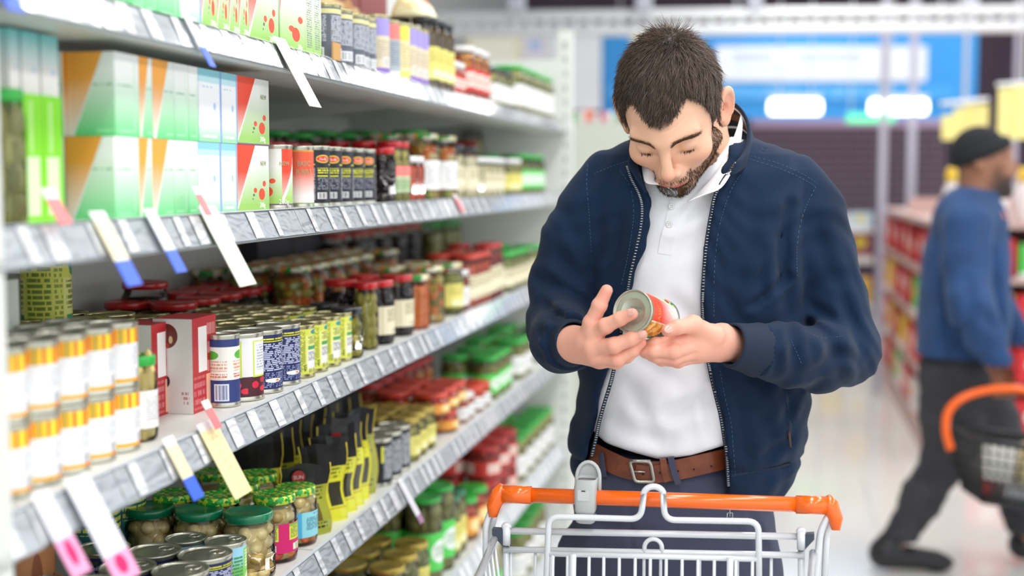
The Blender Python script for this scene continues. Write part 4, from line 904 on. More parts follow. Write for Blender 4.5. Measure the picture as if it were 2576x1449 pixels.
# white cross truss under the ceiling
tr=empty('cross_beam',w2(U(1850,50,8.2))); wt=mat('beam_white','eceef0',.5)
a=P(1060,42,8.4); c=P(2750,24,8.0); up=Vector((0,0,1)); hz=.10
for dz in (0,-.10):
    b=MB(); b.tube([a+up*dz,c+up*dz],.034,8); o=b.build('chord',wt,tr,True); o.matrix_parent_inverse=Matrix.Translation(-tr.location)
for k in range(44):
    p=a.lerp(c,k/44); q=a.lerp(c,(k+1)/44); b=MB(); b.tube([p+up*(0 if k%2 else -.10),q+up*(-.10 if k%2 else 0)],.012,5); o=b.build('brace',wt,tr,True); o.matrix_parent_inverse=Matrix.Translation(-tr.location)
tag(tr,'long white lattice beam crossing under the dark ceiling','beam')
for i,px in enumerate((1300,1620,1900,2440)):
    p=P(px,48,8.2); b=MB(); b.box((0,0,(5.4-p.z)/2),(.09,.09,5.4-p.z)); tag(b.build('ceiling_strut',mat('strut_grey','b9bac8',.6),None,False,p+Vector((0,0,.05))),'grey strut holding the white beam, '+ORD[i]+' from the left','strut')
# far blue sign with blurred white panel and pale lettering line
sg_=flat('wall_sign',1515,2450,84,300,12,mat('sign_blue','2f9ae6',.5),'large blue hanging sign with a white lettering panel behind the man','sign',.08)
def onsign(pxa,pxb,pya,pyb,m,name='sign_panel',D=11.93,parent=None):
    a=U(pxa,pya,D); b_=U(pxb,pyb,D); mb=MB(); mb.box((0,0,0),(.02,abs(b_.x-a.x),abs(a.z-b_.z))); o=mb.build(name,m,None,False,w2(Vector(((a.x+b_.x)/2,D,(a.z+b_.z)/2))),(0,0,TH-math.pi/2))
    par=parent or sg_; o.parent=par; bpy.context.view_layer.update(); o.matrix_parent_inverse=par.matrix_world.inverted(); return o
onsign(1800,2330,116,204,art('sign_white','eef4fa',[(T,(.08,.7,.25,.8,1,5,.38),'c9d6e6')]))
onsign(1520,2400,212,252,art('sign_strip','3fa4ec',[(T,(.25,.86,.2,.8,1,40,.5),'8cc6f2')]),'lettering_strip')
flat('wall_board',1378,1512,84,278,11.5,mat('board_white','f2f5fa',.5),'plain white board left of the blue sign','board')
flat('wall_board',1175,1308,80,300,9.5,art('poster_cream','f6efc8',[(Rr,(.1,.9,.08,.92),'f8f6e4')]),'cream poster with a yellow border above the far shelf end','board')
flat('wall_board',1310,1376,78,250,10.5,art('poster_pale','e9e4ea',[(Rr,(.3,.8,.7,.88),'b6c8ee')]),'pale lilac poster between the cream and white boards','board')
flat('wall_board',1588,1720,70,110,11,mat('board_yellow','f3eab4',.5),'small yellow board above the head of the man','board')
flat('wall_board',1150,1560,60,80,13,mat('board_pale','e3e6ee',.5),'long pale board behind the posters','board',.05)
# dim plum grille wall behind, framed
gm=mat('grille_dark','55444f',.7); gb=mat('grille_bar','8b7686',.6)
gr_=empty('security_grille',w2(U(2200,480,14))); 
p0=U(1840,318,14); p1=U(2365,640,14)
o=flat('grille_backing',1840,2365,318,640,14.1,gm,'x','x',.03); 
for k in ('label','category'): del o[k]
o.parent=gr_; bpy.context.view_layer.update(); o.matrix_parent_inverse=gr_.matrix_world.inverted()
nb_=MB()
for k in range(32):
    x=p0.x+(p1.x-p0.x)*k/31; nb_.tube([w2((x,14,p0.z)),w2((x,14,p1.z))],.008,4)
for k in range(18):
    z=p0.z+(p1.z-p0.z)*k/17; nb_.tube([w2((p0.x,14,z)),w2((p1.x,14,z))],.008,4)
o=nb_.build('grille_bars',gb); o.parent=gr_; o.matrix_parent_inverse=gr_.matrix_world.inverted(); o['kind']='stuff'
tag(gr_,'dim plum roller grille closing the far side of the shop','grille')
flat('fascia_board',1890,2420,288,318,13,mat('fascia_rose','c9a8c4',.6),'rose coloured fascia strip under the blue sign','fascia',.1)
for i,(a_,b_) in enumerate(((1938,2062),(2192,2328))):
    t=empty('hanging_lamp',P((a_+b_)/2,270,10.5),TH); w=(b_-a_)/F*10.5
    mb=MB(); mb.tube([(-w/2,0,0),(w/2,0,0)],.055,12); mb.build('tube',mat('lamp_bright','ffffff',.3,emit=3),t,True); mb=MB(); mb.box((0,0,.075),(w,.12,.03)); mb.build('housing',hm,t)
    tag(t,('left','right')[i]+' bright tube lamp glowing below the blue sign','lamp')
t=flat('exit_sign',2132,2248,286,308,10.3,mat('sign_green','5fe0a0',.4,emit=.6),'small green lit sign below the tube lamps','sign',.05)
# slim white posts
for i,(px,D,w) in enumerate(((2216,9,.05),(2288,10.5,.06),(2545,8.5,.03),(2418,9.5,.03))):
    p=P(px,600,D); b=MB(); b.box((0,0,2.7),(w,w,5.4)); tag(b.build('column',mat('column_white','b9b7c8',.6),None,False,(p.x,p.y,0)),'slim pale post, '+ORD[i]+' from the left at the back of the shop','post')
# second gondola end behind the slotted post (pale grey, small things on its top)
gz=U(1500,306,7.0).z; xa=U(1432,306,7.0).x; xb=U(1800,306,7.0).x
s2=empty('shelving_unit',w2(((xa+xb)/2,7.0,0)),TH); ww=xb-xa
b=MB(); b.box((0,.0,gz/2),(ww,.03,gz)); b.build('end_panel',mat('panel_far','c9cdc1',.6),s2)
for k in range(4): b=MB(); b.box((0,.5,.3+k*.4),(ww-.04,1,.03)); b.build('shelf_board',white,s2)
b=MB(); b.box((0,.5,gz-.02),(ww,1.0,.03)); b.build('top_board',white,s2)
tag(s2,'pale end of the next shelving unit behind the shoulder of the man','shelving')
for i,(px,c,h) in enumerate(((1443,'58b060',.05),(1462,'e8e4e0',.06),(1480,'e8785c',.07),(1500,'d8dfe0',.05),(1516,'d06a80',.06),(1534,'e6e8e6',.06),(1550,'7fae7c',.05))):
    p=U(px,306,7.08); b=MB(); b.lathe([(.02,0),(.024,.004),(.024,h-.012),(.018,h-.008),(.018,h)],12,cap1=True); tag(b.build('food_jar',mat('far_'+c,c,.5),None,True,w2((p.x,7.08,gz-.004))),'tiny blurred jar on top of the far shelf end, '+ORD[i]+' from the left','jar')
# long low gondola far away, left of the red display
def gondola(name,x0,x1,y0,y1,levels,h,m,label,face='x'):
    g=empty(name,((x0+x1)/2,(y0+y1)/2,0)); cx,cy=(x0+x1)/2,(y0+y1)/2
    b=MB(); b.box((0,0,.06),(x1-x0,y1-y0,.12)); b.build('plinth',m,g); b=MB(); b.box((0,0,h/2+.05),(.05,y1-y0-.05,h-.1)); b.build('back_panel',m,g)
    b=MB(); b.box((0,0,h/2+.05),(x1-x0-.1,.04,h-.1)); b.build('cross_panel',m,g)
    for z in levels: b=MB(); b.box((0,0,z-.015),(x1-x0,y1-y0,.03)); b.build('shelf_board',m,g)
    return tag(g,label,'shelving')
redm=['cf2028','d8332c','c41a2a','e04438']; 
gp=P(2300,1125,7.25); gX=.80; gY=7.0
RD=gondola('display_shelf',gX,gX+1.5,gY,gY+3.6,(.14,.42,.70,.98,1.26),1.36,mat('display_frame','c9a8a0',.5),'red stocked display shelf beyond the second shopper')
packs={}
def pack(c,w,d,h):
    key=(c,w,d,h)
    if key not in packs:
        b=MB(); b.box((0,0,h/2),(w,d,h)); packs[key]=b.mesh('snack_pack',[art('pack_'+c,c,[(Dd,(.5,.6,.25,.2),'f0e4d8' if c in redm else 'e8d040'),(Rr,(0,1,0,.12),'8a1418' if c in redm else 'f0f0f0')])])
    return packs[key]
rr=random.Random(5); cnt=0
cols=['cf2028','d8332c','c41a2a','e04438','cf2028','f0c030','4fc04a','e9e4e4','2a2226','cf2028']
LV=['lowest','second lowest','middle','second highest','highest']
for li,z in enumerate((.14,.42,.70,.98)):
    for k in range(13):      # long side facing the aisle
        y=gY+.14+k*.27; c=rr.choice(cols); h=rr.choice((.17,.19,.21)); o=obj('snack_pack',pack(c,.16,.25,h),None,(gX+.09,y,z+.001))
        tag(o,f'blurred {"red" if c in redm else "coloured"} pack, {LV[li]} shelf of red display side, {ORD[k]} going back','pack','packs on the aisle side of the red display')
    for k in range(6):       # end facing the camera
        x=gX+.30+k*.22; c=rr.choice(cols); h=rr.choice((.17,.19,.21)); o=obj('snack_pack',pack(c,.20,.16,h),None,(x,gY+.09,z+.001))
        tag(o,f'blurred {"red" if c in redm else "coloured"} pack, {LV[li]} shelf of red display end, {ORD[k]} from left','pack','packs on the near end of the red display')
botm=MB(); botm.lathe([(.03,0),(.035,.01),(.035,.13),(.03,.16),(.014,.20),(.014,.22)],14,cap0=True); bme=botm.mesh('body',[mat('bottle_white','efe6e6',.35)],True)
cm=MB(); cm.lathe([(.019,0),(.021,.01),(.021,.05),(.008,.075)],12,cap1=True); capm=[cm.mesh('cap',[mat('cap_yellow','f0c63a',.4)],True),cm.mesh('cap',[mat('cap_blue','6f8fe0',.4)],True)]
for k in range(10):
    for j in range(2):
        x=gX+.10+k*.12; y=gY+.10+j*.14+ (k%2)*.03; o=obj('sauce_bottle',bme,None,(x,y,1.261)); obj('cap',capm[(k+j)%3==2],o,(0,0,.205)); l=MB(); 
        tag(o,f'white sauce bottle with pointed cap on the red display, {ORD[k]} from the left, {ROW[j]}','bottle','sauce bottles on top of the red display')
# red cartons under the bottles seen over the shopper's shoulder
for k in range(5):
    o=obj('snack_pack',pack('d8332c',.22,.16,.20),None,(gX+.12+k*.24,gY+.10,1.0)) if False else None
# yellow hanging price strips
ym=art('strip_yellow','f6e88c',[(T,(.1,.9,.05,.95,7,6,.5),'e9d9a0')])
for i,(a_,b_,c_,d_,D) in enumerate(((2370,2400,290,352,6.8),(2400,2425,272,352,6.8),(2428,2484,262,340,6.9),(2512,2545,222,356,6.4),(2546,2600,214,350,6.4))):
    flat('hanging_strip',a_,b_,c_,d_,D,ym,'yellow hanging price strip, '+ORD[i]+' from the left at the upper right','price strip',.01)
for i,(a_,b_,D) in enumerate(((2366,2486,6.85),(2508,2640,6.4))):
    pa=P(a_,262 if i==0 else 214,D); pb=P(b_,250 if i==0 else 205,D); b=MB(); b.tube([pa,pb],.012,6); b.tube([pa.lerp(pb,.5),pa.lerp(pb,.5)+Vector((0,0,5.4-pa.z))],.006,5); tag(b.build('strip_rail',wt,None,True),('left','right')[i]+' thin rail from which the yellow strips hang','rail')
# far low gondola with green and white packs between man and red display
g3=gondola('display_shelf',.15,.75,10.4,13.4,(.14,.5,.86,1.1),1.16,mat('far_frame','e3e4e0',.5),'low far shelf with green and white packs left of the red display')
for li,(z,cc) in enumerate(((.14,('e8e6e2','f0d070','e8e6e2')),(.5,('e8d8dc','c8a0b8','f0c060')),(.86,('3ccf4a','2fb84a','8a4a5a')),(1.1,('b8e4d4','e8b4b0','bcd8e8')))):
    for k in range(3):
        h=.22 if li<3 else .12; o=obj('snack_pack',pack(cc[k],.18,.16,h),None,(.25+k*.2,10.5,z+.001)); tag(o,f'pale blurred pack, {LV[li]} shelf of the far low display, {ORD[k]} from left','pack','packs on the far low display')

def hangers(o,pxs,py,D,r=.006):
    for px in pxs:
        p=P(px,py,D); b=MB(); b.tube([p,Vector((p.x,p.y,5.4))],r,5); q=b.build('hanger_rod',wt,None,True); q.parent=o; bpy.context.view_layer.update(); q.matrix_parent_inverse=o.matrix_world.inverted()
for o in list(COL.objects):
    if o.parent is None and o.name.startswith('fascia_board'): hangers(o,(1900,2410),290,13.0)
    if o.parent is None and o.name.startswith('exit_sign'): hangers(o,(2140,2240),287,10.3)
    if o.parent is None and o.name.startswith('security_grille'): hangers(o,(1850,2360),318,14.08,.02)
    if o.parent is None and o.name=='hanging_lamp': hangers(o,(1960,2040),262,10.5)
    if o.parent is None and o.name=='hanging_lamp.001': hangers(o,(2215,2305),262,10.5)
    if o.parent is None and o.name.startswith('wall_sign'): hangers(o,(1560,2400),86,12.0)
# ================= THE MAN IN THE NAVY JACKET =================
DM=2.20; um=U(1745,1150,DM); MO=Vector((um.x,DM,0))
man=empty('person',w2(MO),TH); tag(man,'bearded man in navy jacket and white polo reading a food can behind the trolley','person')
MOa=np.array(MO)
def mpart(name,V,Fq,mats,col=None,parent=None): return obj(name,npmesh(name,np.asarray(V)-MOa,Fq,mats,True,col),parent or man)
def mmb(name,mb,m,smooth=True,parent=None):
    mb.v=[tuple(Vector(v)-MO) for v in mb.v]; return mb.build(name,m,parent or man,smooth)
UA=lambda px,py,D: np.array(U(px,py,D))
skin=mat('skin','e3a58c',.48,attr='Col',sss=.12,spec=.4,bump=.12,bscale=900)
navy=mat('jacket_navy','0d2541',.85,bump=.25,bscale=1400,noise=0,sheen=.05,spec=.25,col2='0b2039',nscale=7)
rib=mat('jacket_rib','0d2139',.8,bump=.5,bscale=900); shirtm=mat('polo_white','f1f1f6',.75,bump=.2,bscale=1600,sheen=.1)
# ---- torso profile: py, left px, right px (silhouette at D 2.2), half depth
TR=[(338,1615,1868,.050),(350,1585,1900,.062),(365,1550,1948,.075),(390,1508,2000,.092),(430,1478,2042,.108),(500,1465,2050,.122),(600,1470,2040,.130),(700,1473,2030,.132),(800,1465,2026,.134),(900,1456,2028,.138),(1000,1440,2034,.140),(1100,1428,2024,.138),(1165,1434,2010,.134),(1200,1446,1992,.130),(1238,1455,1962,.124)]
tz=np.array([U(1700,r[0],DM).z for r in TR])[::-1]; tl=np.array([U(r[1],r[0],DM).x for r in TR])[::-1]; trr=np.array([U(r[2],r[0],DM).x for r in TR])[::-1]; tb=np.array([r[3] for r in TR])[::-1]
def torso(Q,da=0,db=0,dc=0):
    z=Q[:,2]; l=np.interp(z,tz,tl); r=np.interp(z,tz,trr); b=np.interp(z,tz,tb)+db; a=(r-l)/2+da; c=(l+r)/2
    n=(np.abs((Q[:,0]-c)/a)**2.5+np.abs((Q[:,1]-DM-dc)/b)**2.3)**(1/2.4); f=(n-1)*np.minimum(a,b)
    return np.maximum(np.maximum(f,z-tz[-1]),tz[0]-z)
# slit between the zips
SL=[(330,1600,1850),(400,1612,1838),(430,1622,1822),(500,1640,1798),(560,1637,1783),(620,1628,1774),(690,1604,1768),(760,1584,1767),(850,1562,1772),(930,1538,1785),(1000,1518,1802),(1060,1503,1817),(1110,1495,1826),(1150,1484,1831),(1240,1470,1834)]
def crease(Q,L,f):
    """shallow folds: list of (px,py,px,py,D,width,depth)"""
    for (x0,y0,x1,y1,D,w,d) in L:
        a=UA(x0,y0,D)[[0,2]]; b=UA(x1,y1,D)[[0,2]]; q=Q[:,[0,2]]; ab=b-a; t=np.clip(((q-a)@ab)/(ab@ab),0,1)
        dd=np.linalg.norm(q-a-t[:,None]*ab,axis=1); taper=1-.5*np.abs(2*t-1)**2
        f=f+d*taper*(np.exp(-(dd/w)**2)-.55*np.exp(-((dd-w*1.9)/w)**2))
    return f
FJ=[(1985,520,1960,700,2.1,.010,.006),(1930,640,1900,760,2.08,.010,.005),(1990,700,1925,740,2.08,.007,.006),(1925,745,1880,770,2.08,.006,.005),(1900,520,1880,640,2.08,.014,.004),
 (1955,560,1990,800,2.08,.012,.006),(1560,520,1530,700,2.08,.012,.006),(1500,480,1510,640,2.1,.010,.006),(1570,560,1560,680,2.08,.010,.004),(1470,560,1485,760,2.1,.012,.007),
 (1880,1000,1960,1120,2.06,.014,.005),(1900,930,1950,1000,2.06,.012,.005),(1860,1020,1880,1150,2.06,.012,.004),(1930,1150,1990,1120,2.06,.008,.005),(1470,960,1460,1120,2.06,.012,.006),(1850,640,1835,860,2.06,.02,.004),(1970,880,1990,1100,2.08,.010,.005)]
slz=np.array([U(1700,r[0],2.07).z for r in SL])[::-1]; sl=np.array([U(r[1],r[0],2.07).x for r in SL])[::-1]; sr=np.array([U(r[2],r[0],2.07).x for r in SL])[::-1]
# sleeves
def pts(L): return [UA(*p) for p in L]
RS=(pts([(1998,462,2.185),(2040,540,2.18),(2066,650,2.175),(2095,760,2.17),(2122,868,2.15)]),[.050,.054,.055,.054,.056])
RF=(pts([(2126,886,2.15),(2060,900,2.09),(1980,893,2.03),(1900,880,1.985)]),[.056,.052,.046,.040])
LS=(pts([(1532,452,2.185),(1492,520,2.18),(1446,610,2.18),(1414,710,2.18),(1408,800,2.15)]),[.048,.052,.052,.050,.052])
LF=(pts([(1408,826,2.13),(1418,858,2.05),(1432,866,1.995)]),[.052,.048,.043])
FS=[(2050,560,2090,700,2.12,.012,.005),(2110,700,2150,860,2.12,.010,.006),(2010,800,2080,840,2.1,.010,.008),(2040,770,2110,810,2.1,.009,.006),(2060,860,2150,900,2.08,.010,.006),(2075,870,2110,950,2.08,.012,.006),(1985,850,2000,940,2.0,.010,.005),(1950,845,1945,930,1.98,.008,.005),(2020,930,2100,890,2.05,.009,.005),
 (1400,600,1440,700,2.12,.012,.006),(1365,700,1440,745,2.12,.010,.008),(1440,735,1475,770,2.12,.008,.006),(1360,770,1430,790,2.1,.010,.007),(1365,830,1405,800,2.05,.008,.006),(1375,880,1420,870,2.02,.008,.006),(1430,560,1470,640,2.12,.012,.005)]
def jacket(Q):
    z=Q[:,2]; t=torso(Q); tc=crease(Q,FJ,t); hem=np.abs(z-U(1700,1185,2.07).z); tc=tc+.0045*np.exp(-(hem/.006)**2); tc=np.minimum(tc,t+.0055); shell=np.maximum(tc,-(t+.0135))
    l=np.interp(z,slz,sl); r=np.interp(z,slz,sr); s=np.maximum(np.maximum(l-Q[:,0],Q[:,0]-r),Q[:,1]-DM); shell=smax(shell,-s,.006)
    shell=np.maximum(shell,tz[0]+.004-z)
    nc=UA(1735,360,2.2); nk=(np.sqrt(((Q[:,0]-nc[0])/.088)**2+((Q[:,1]-2.185)/.075)**2)-1)*.075; nk=np.maximum(nk,nc[2]-.07-z); shell=smax(shell,-nk,.006)
    slv=smin(smin(chain(Q,*RS,k=.02),chain(Q,*RF,k=.02),.02),smin(chain(Q,*LS,k=.02),chain(Q,*LF,k=.02),.02),.001)
    slv=crease(Q,FS,slv)
    for a,b in ((RF[0][-2],RF[0][-1]),(LF[0][-2],LF[0][-1])):   # flat cut at the cuffs
        d=(b-a)/np.linalg.norm(b-a); near=np.linalg.norm(Q-b,axis=1)<.1; slv=np.where(near,np.maximum(slv,(Q-b)@d),slv)
    wr=.0022*np.sin(Q[:,2]*95+9*np.sin(Q[:,0]*21)+Q[:,0]*40)*np.sin(Q[:,0]*50+Q[:,2]*23+2*np.sin(Q[:,2]*31))
    return smin(shell,slv,.014)+wr
lo=UA(1320,1250,1.9); V,Fq=surfnets(jacket,(lo[0],1.93,.94),(U(2225,700,2.2).x,2.36,U(1700,325,2.2).z),.0046)
mpart('jacket',V,Fq,[navy])
# polo shirt
FP=[(a,b,c,d,e,f_,g*1.6) for a,b,c,d,e,f_,g in [(1600,900,1700,960,2.06,.014,.004),(1650,1060,1790,1010,2.06,.012,.004),(1560,1080,1680,1120,2.06,.014,.004),(1640,640,1740,610,2.07,.016,.003),(1700,760,1760,820,2.06,.014,.004),(1780,1000,1800,1100,2.06,.01,.004),(1600,1000,1640,1090,2.06,.012,.003),(1700,560,1760,520,2.08,.012,.003)]]
sz0=U(1700,1176,2.08).z
def shirt(Q):
    z=Q[:,2]; bl=.008*np.exp(-((z-U(1700,1030,2.07).z)/.09)**2); t=torso(Q,-.024,-.023)-bl
    hemz=np.interp(Q[:,0],[U(1490,1100,2.07).x,U(1530,1130,2.07).x,U(1660,1163,2.07).x,U(1740,1157,2.07).x,U(1835,1122,2.07).x],[U(1490,1100,2.07).z,U(1530,1133,2.07).z,U(1660,1164,2.07).z,U(1740,1155,2.07).z,U(1835,1125,2.07).z])
    t=crease(Q,FP,t); t=smax(t,hemz-z,.014)
    nc=UA(1730,360,2.2); nk=(np.sqrt(((Q[:,0]-nc[0])/.062)**2+((Q[:,1]-2.18)/.062)**2)-1)*.06; nk=np.maximum(nk,nc[2]-.10-z)
    # open V at the throat
    v0=UA(1716,505,2.08); vz=z-v0[2]; vv=np.abs(Q[:,0]-v0[0]-vz*.18)-vz*.42; vv=np.maximum(np.maximum(vv,-vz),Q[:,1]-2.16)
    t=smax(t,-nk,.006); t=smax(t,-vv,.004)
    return smin(t,cap(Q,UA(1700,1130,2.14),UA(1700,1130,2.14),.001),.001)
V,Fq=surfnets(shirt,(U(1440,800,2.2).x,2.03,sz0-.03),(U(2050,800,2.2).x,2.34,U(1700,345,2.2).z),.0045); mpart('polo_shirt',V,Fq,[shirtm])
# front surface distance of the shirt / jacket for laying trims on it
def surfD(fn,u,z,d0=1.95,d1=2.25):
    D=np.linspace(d0,d1,160); Q=np.stack([np.full(160,u),D,np.full(160,z)],1); v=fn(Q); i=np.argmax(v<0) if (v<0).any() else None
    return D[i] if i is not None else None
def layon(fn,px,py,off=.002,d=2.07):
    p=UA(px,py,d)
    for _ in range(2):
        s=surfD(fn,p[0],p[2]); 
        if s is None: break
        p=UA(px,py,s-off)
    return Vector(p)
def strip_on(fn,cl,w,off,name,m,n=3,th=.0015):
    """cloth strip laid on a surface; cl = centreline px points, w = width in px"""
    mb=MB(); rows=[]
    for i,(x,y) in enumerate(cl):
        a=cl[max(i-1,0)]; b=cl[min(i+1,len(cl)-1)]; t=Vector((b[0]-a[0],b[1]-a[1])).normalized(); nx,ny=t.y,-t.x; ww=w[i] if isinstance(w,list) else w
        rows.append([layon(fn,x+nx*ww*(k/n-.5),y+ny*ww*(k/n-.5),off) for k in range(n+1)])
    for i in range(len(rows)-1):
        for k in range(n): mb.face([rows[i][k],rows[i][k+1],rows[i+1][k+1],rows[i+1][k]])
    bk=Vector((0,.003+off*.5,0))
    for i in range(len(rows)-1):
        for k,s in ((0,1),(n,-1)):
            q=[rows[i][k],rows[i+1][k],rows[i+1][k]+bk,rows[i][k]+bk]; mb.face(q if s>0 else q[::-1])
    for r_,s in ((rows[0],-1),(rows[-1],1)):
        for k in range(n): q=[r_[k],r_[k+1],r_[k+1]+bk,r_[k]+bk]; mb.face(q if s<0 else q[::-1])
    o=mmb(name,mb,m,False); bm=bmesh.new(); bm.from_mesh(o.data); bmesh.ops.remove_doubles(bm,verts=bm.verts,dist=.0002); bm.to_mesh(o.data); bm.free(); autosmooth(o,50); return o
def dens(P_,n=6):
    P_=[Vector((a,b,0)) for a,b in P_]; return [(p.x,p.y) for p in smoothpts(P_,n)]
strip_on(shirt,dens([(1702,505),(1690,560),(1679,600),(1672,640)]),[34]*19,.0025,'placket',shirtm)
for (x,y) in ((1689,519),(1683,565)):
    p=layon(shirt,x,y,.0042); mb=MB(); mb.lathe([(.0001,.0009),(.0035,.0009),(.0042,.0014),(.0050,.0012),(.0052,0)],16)
    for q in (-1,1):
        for w_ in (-1,1): mb.lathe([(.0001,.0012),(.0006,.0012)],6,mi=1,c=(q*.0013,w_*.0013,0))
    o=mb.build('button',[mat('button_white','e4e4e2',.3,coat=.4),mat('button_hole','77787c',.6)],man,True); o.location=p-MO; o.rotation_euler=(math.pi/2,0,0)
# polo collar wings
def sheet(name,grid,m,th=.003,parent=None,smooth=True):
    g=[[Vector(U(*p)) for p in row] for row in grid]; R_=len(g); C_=len(g[0]); mb=MB(); b=0
    mb.v=[tuple(p) for row in g for p in row]
    for i in range(R_-1):
        for k in range(C_-1): mb.f.append((i*C_+k,i*C_+k+1,(i+1)*C_+k+1,(i+1)*C_+k)); mb.uv+=[(k/(C_-1),i/(R_-1)),((k+1)/(C_-1),i/(R_-1)),((k+1)/(C_-1),(i+1)/(R_-1)),(k/(C_-1),(i+1)/(R_-1))]; mb.mi.append(0)
    o=mmb(name,mb,m,smooth,parent); s=o.modifiers.new('solid','SOLIDIFY'); s.thickness=th; s.offset=0; d=o.modifiers.new('sub','SUBSURF'); d.levels=2; d.render_levels=2; return o
sheet('polo_collar',[[(1866,268,2.215),(1862,300,2.19),(1840,360,2.15),(1812,420,2.115),(1778,462,2.085),(1748,492,2.078),(1722,512,2.074)],
                     [(1868,275,2.212),(1866,310,2.185),(1852,370,2.140),(1830,428,2.100),(1802,470,2.068),(1766,492,2.066),(1733,506,2.068)],
                     [(1870,285,2.205),(1869,322,2.175),(1862,382,2.128),(1845,430,2.092),(1816,480,2.060),(1782,484,2.060),(1742,500,2.066)]],shirtm,.0035)
sheet('polo_collar',[[(1632,372,2.14),(1640,405,2.10),(1662,440,2.085),(1690,470,2.078),(1704,496,2.076)],
                     [(1620,385,2.14),(1625,425,2.09),(1640,452,2.068),(1668,462,2.064),(1696,480,2.070)],
                     [(1612,398,2.14),(1616,440,2.085),(1621,466,2.062),(1650,462,2.058),(1685,470,2.066)]],shirtm,.0035)
# jacket stand collar with striped lining
lin=art('collar_lining','14202f',[(Rr,(0,1,.30,.36),'eef0f4'),(Rr,(0,1,.52,.70),'6b4526'),(Rr,(0,1,.84,.90),'eef0f4')],rough=.8)
CT=[(1574,410,2.075),(1586,388,2.10),(1600,360,2.14),(1612,335,2.19),(1640,312,2.25),(1700,292,2.285),(1760,270,2.285),(1805,252,2.27),(1832,247,2.25),(1858,262,2.215),(1878,292,2.18),(1886,326,2.15),(1884,360,2.12),(1872,388,2.09),(1856,404,2.065)]
CB=[(1634,500,2.06),(1612,460,2.075),(1594,430,2.10),(1590,400,2.15),(1620,380,2.26),(1690,370,2.30),(1760,360,2.305),(1820,352,2.30),(1862,350,2.27),(1893,356,2.22),(1900,372,2.18),(1893,396,2.14),(1878,420,2.11),(1855,436,2.075),(1834,446,2.055)]
def lerp3(a,b,t): return tuple(a[i]*(1-t)+b[i]*t for i in range(3))
grid=[[lerp3(CT[i],CB[i],t) for i in range(len(CT))] for t in (0,.33,.66,1)]
sheet('stand_collar',grid,navy,.007)
inn=[[ (x+(1735-x)*.035,y+ (4 if t==0 else 0),D-(.004 if D>2.15 else -.004)) for (x,y,D) in [lerp3(CT[i],CB[i],t) for i in range(len(CT))]] for t in (.04,.35,.7,.95)]
sheet('collar_lining',inn[::-1],lin,.002)
# zips, stitches
zt=mat('zip_metal','a9acae',.35,metal=.7); ztape=mat('zip_tape','152438',.8); stm=mat('stitch_blue','4d6d92',.7)
ZL=[(1577,418),(1588,450),(1606,485),(1615,520),(1612,570),(1600,630),(1586,690),(1578,740),(1568,800),(1558,860),(1540,950),(1522,1010),(1508,1060),(1500,1100),(1488,1150)]
ZR=[(1850,408),(1822,450),(1800,490),(1789,540),(1779,600),(1773,660),(1769,720),(1768,790),(1776,870),(1788,940),(1802,1000),(1814,1050),(1822,1100),(1829,1150),(1833,1228)]
def zipper(Z):
    d=dens(Z,8); mb=MB(); 
    strip_on(jacket,d[::3],9,.0012,'zip_tape',ztape)
    last=None; acc=0
    for i in range(len(d)-1):
        a=Vector((*d[i],0)); b=Vector((*d[i+1],0)); L_=(b-a).length; n=max(1,int(L_/4.2))
        for k in range(n):
            q=a.lerp(b,k/n); p=layon(jacket,q.x,q.y,.004); mb.box(p,(.0034,.0016,.0013))
    o=mmb('zip_teeth',mb,zt,False); o['kind']='stuff'
zipper(ZL); zipper(ZR)
def stitch(P_,n=6,name='stitching',off=.0012):
    d=dens(P_,n); mb=MB()
    for i in range(len(d)-1):
        a=Vector((*d[i],0)); b=Vector((*d[i+1],0)); L_=(b-a).length; k=max(1,int(L_/7))
        for j in range(k):
            p=layon(jacket,*a.lerp(b,j/k)[:2],off); q=layon(jacket,*a.lerp(b,(j+.55)/k)[:2],off)
            if (p-q).length<.02: mb.tube([p,q],.0004,4)
    if mb.v: o=mmb(name,mb,stm,True); o['kind']='stuff'
stitch([(1862,440),(1838,480),(1812,560),(1800,640),(1796,720),(1796,800)]); stitch([(1806,900),(1822,990),(1838,1060),(1845,1130),(1850,1200)])
stitch([(1560,430),(1585,470),(1594,540),(1580,640),(1562,720)]); stitch([(1885,400),(1950,420),(2010,445),(2052,470)]); stitch([(1888,392),(1955,410),(2015,436),(2058,462)])
stitch([(2052,470),(2020,540),(2005,620),(2006,700)]); stitch([(1480,400),(1476,460),(1482,540),(1488,640)]); stitch([(1580,405),(1540,418),(1492,438)])
stitch([(1990,855),(2010,900),(2030,950)]); stitch([(2120,845),(2070,850),(2020,830)])
# hem band, pocket zip
strip_on(jacket,dens([(1840,1196),(1880,1190),(1940,1180),(1990,1168)]),6,.0015,'hem_seam',rib); strip_on(jacket,dens([(1978,990),(1985,1030),(1988,1070),(1985,1120)]),7,.001,'pocket_zip',ztape)
p=layon(jacket,1984,1085,.004); mb=MB(); mb.tube([p,p+Vector((.003,-.001,-.026))],.0022,6); mmb('zip_pull',mb,mat('leather_pull','4a2f2a',.6))
p=Vector(U(1836,1284,2.02)); mb=MB(); mb.tube([p+Vector((0,0,.008)),p+Vector((0,0,-.010))],.0010,6); q=[p+Vector((x,0,z)) for x,z in ((-.004,-.004),(.004,-.004),(.0045,-.018),(-.0045,-.018),(-.004,-.004))]; mb.tube(q,.0011,6); mmb('zip_pull',mb,zt)
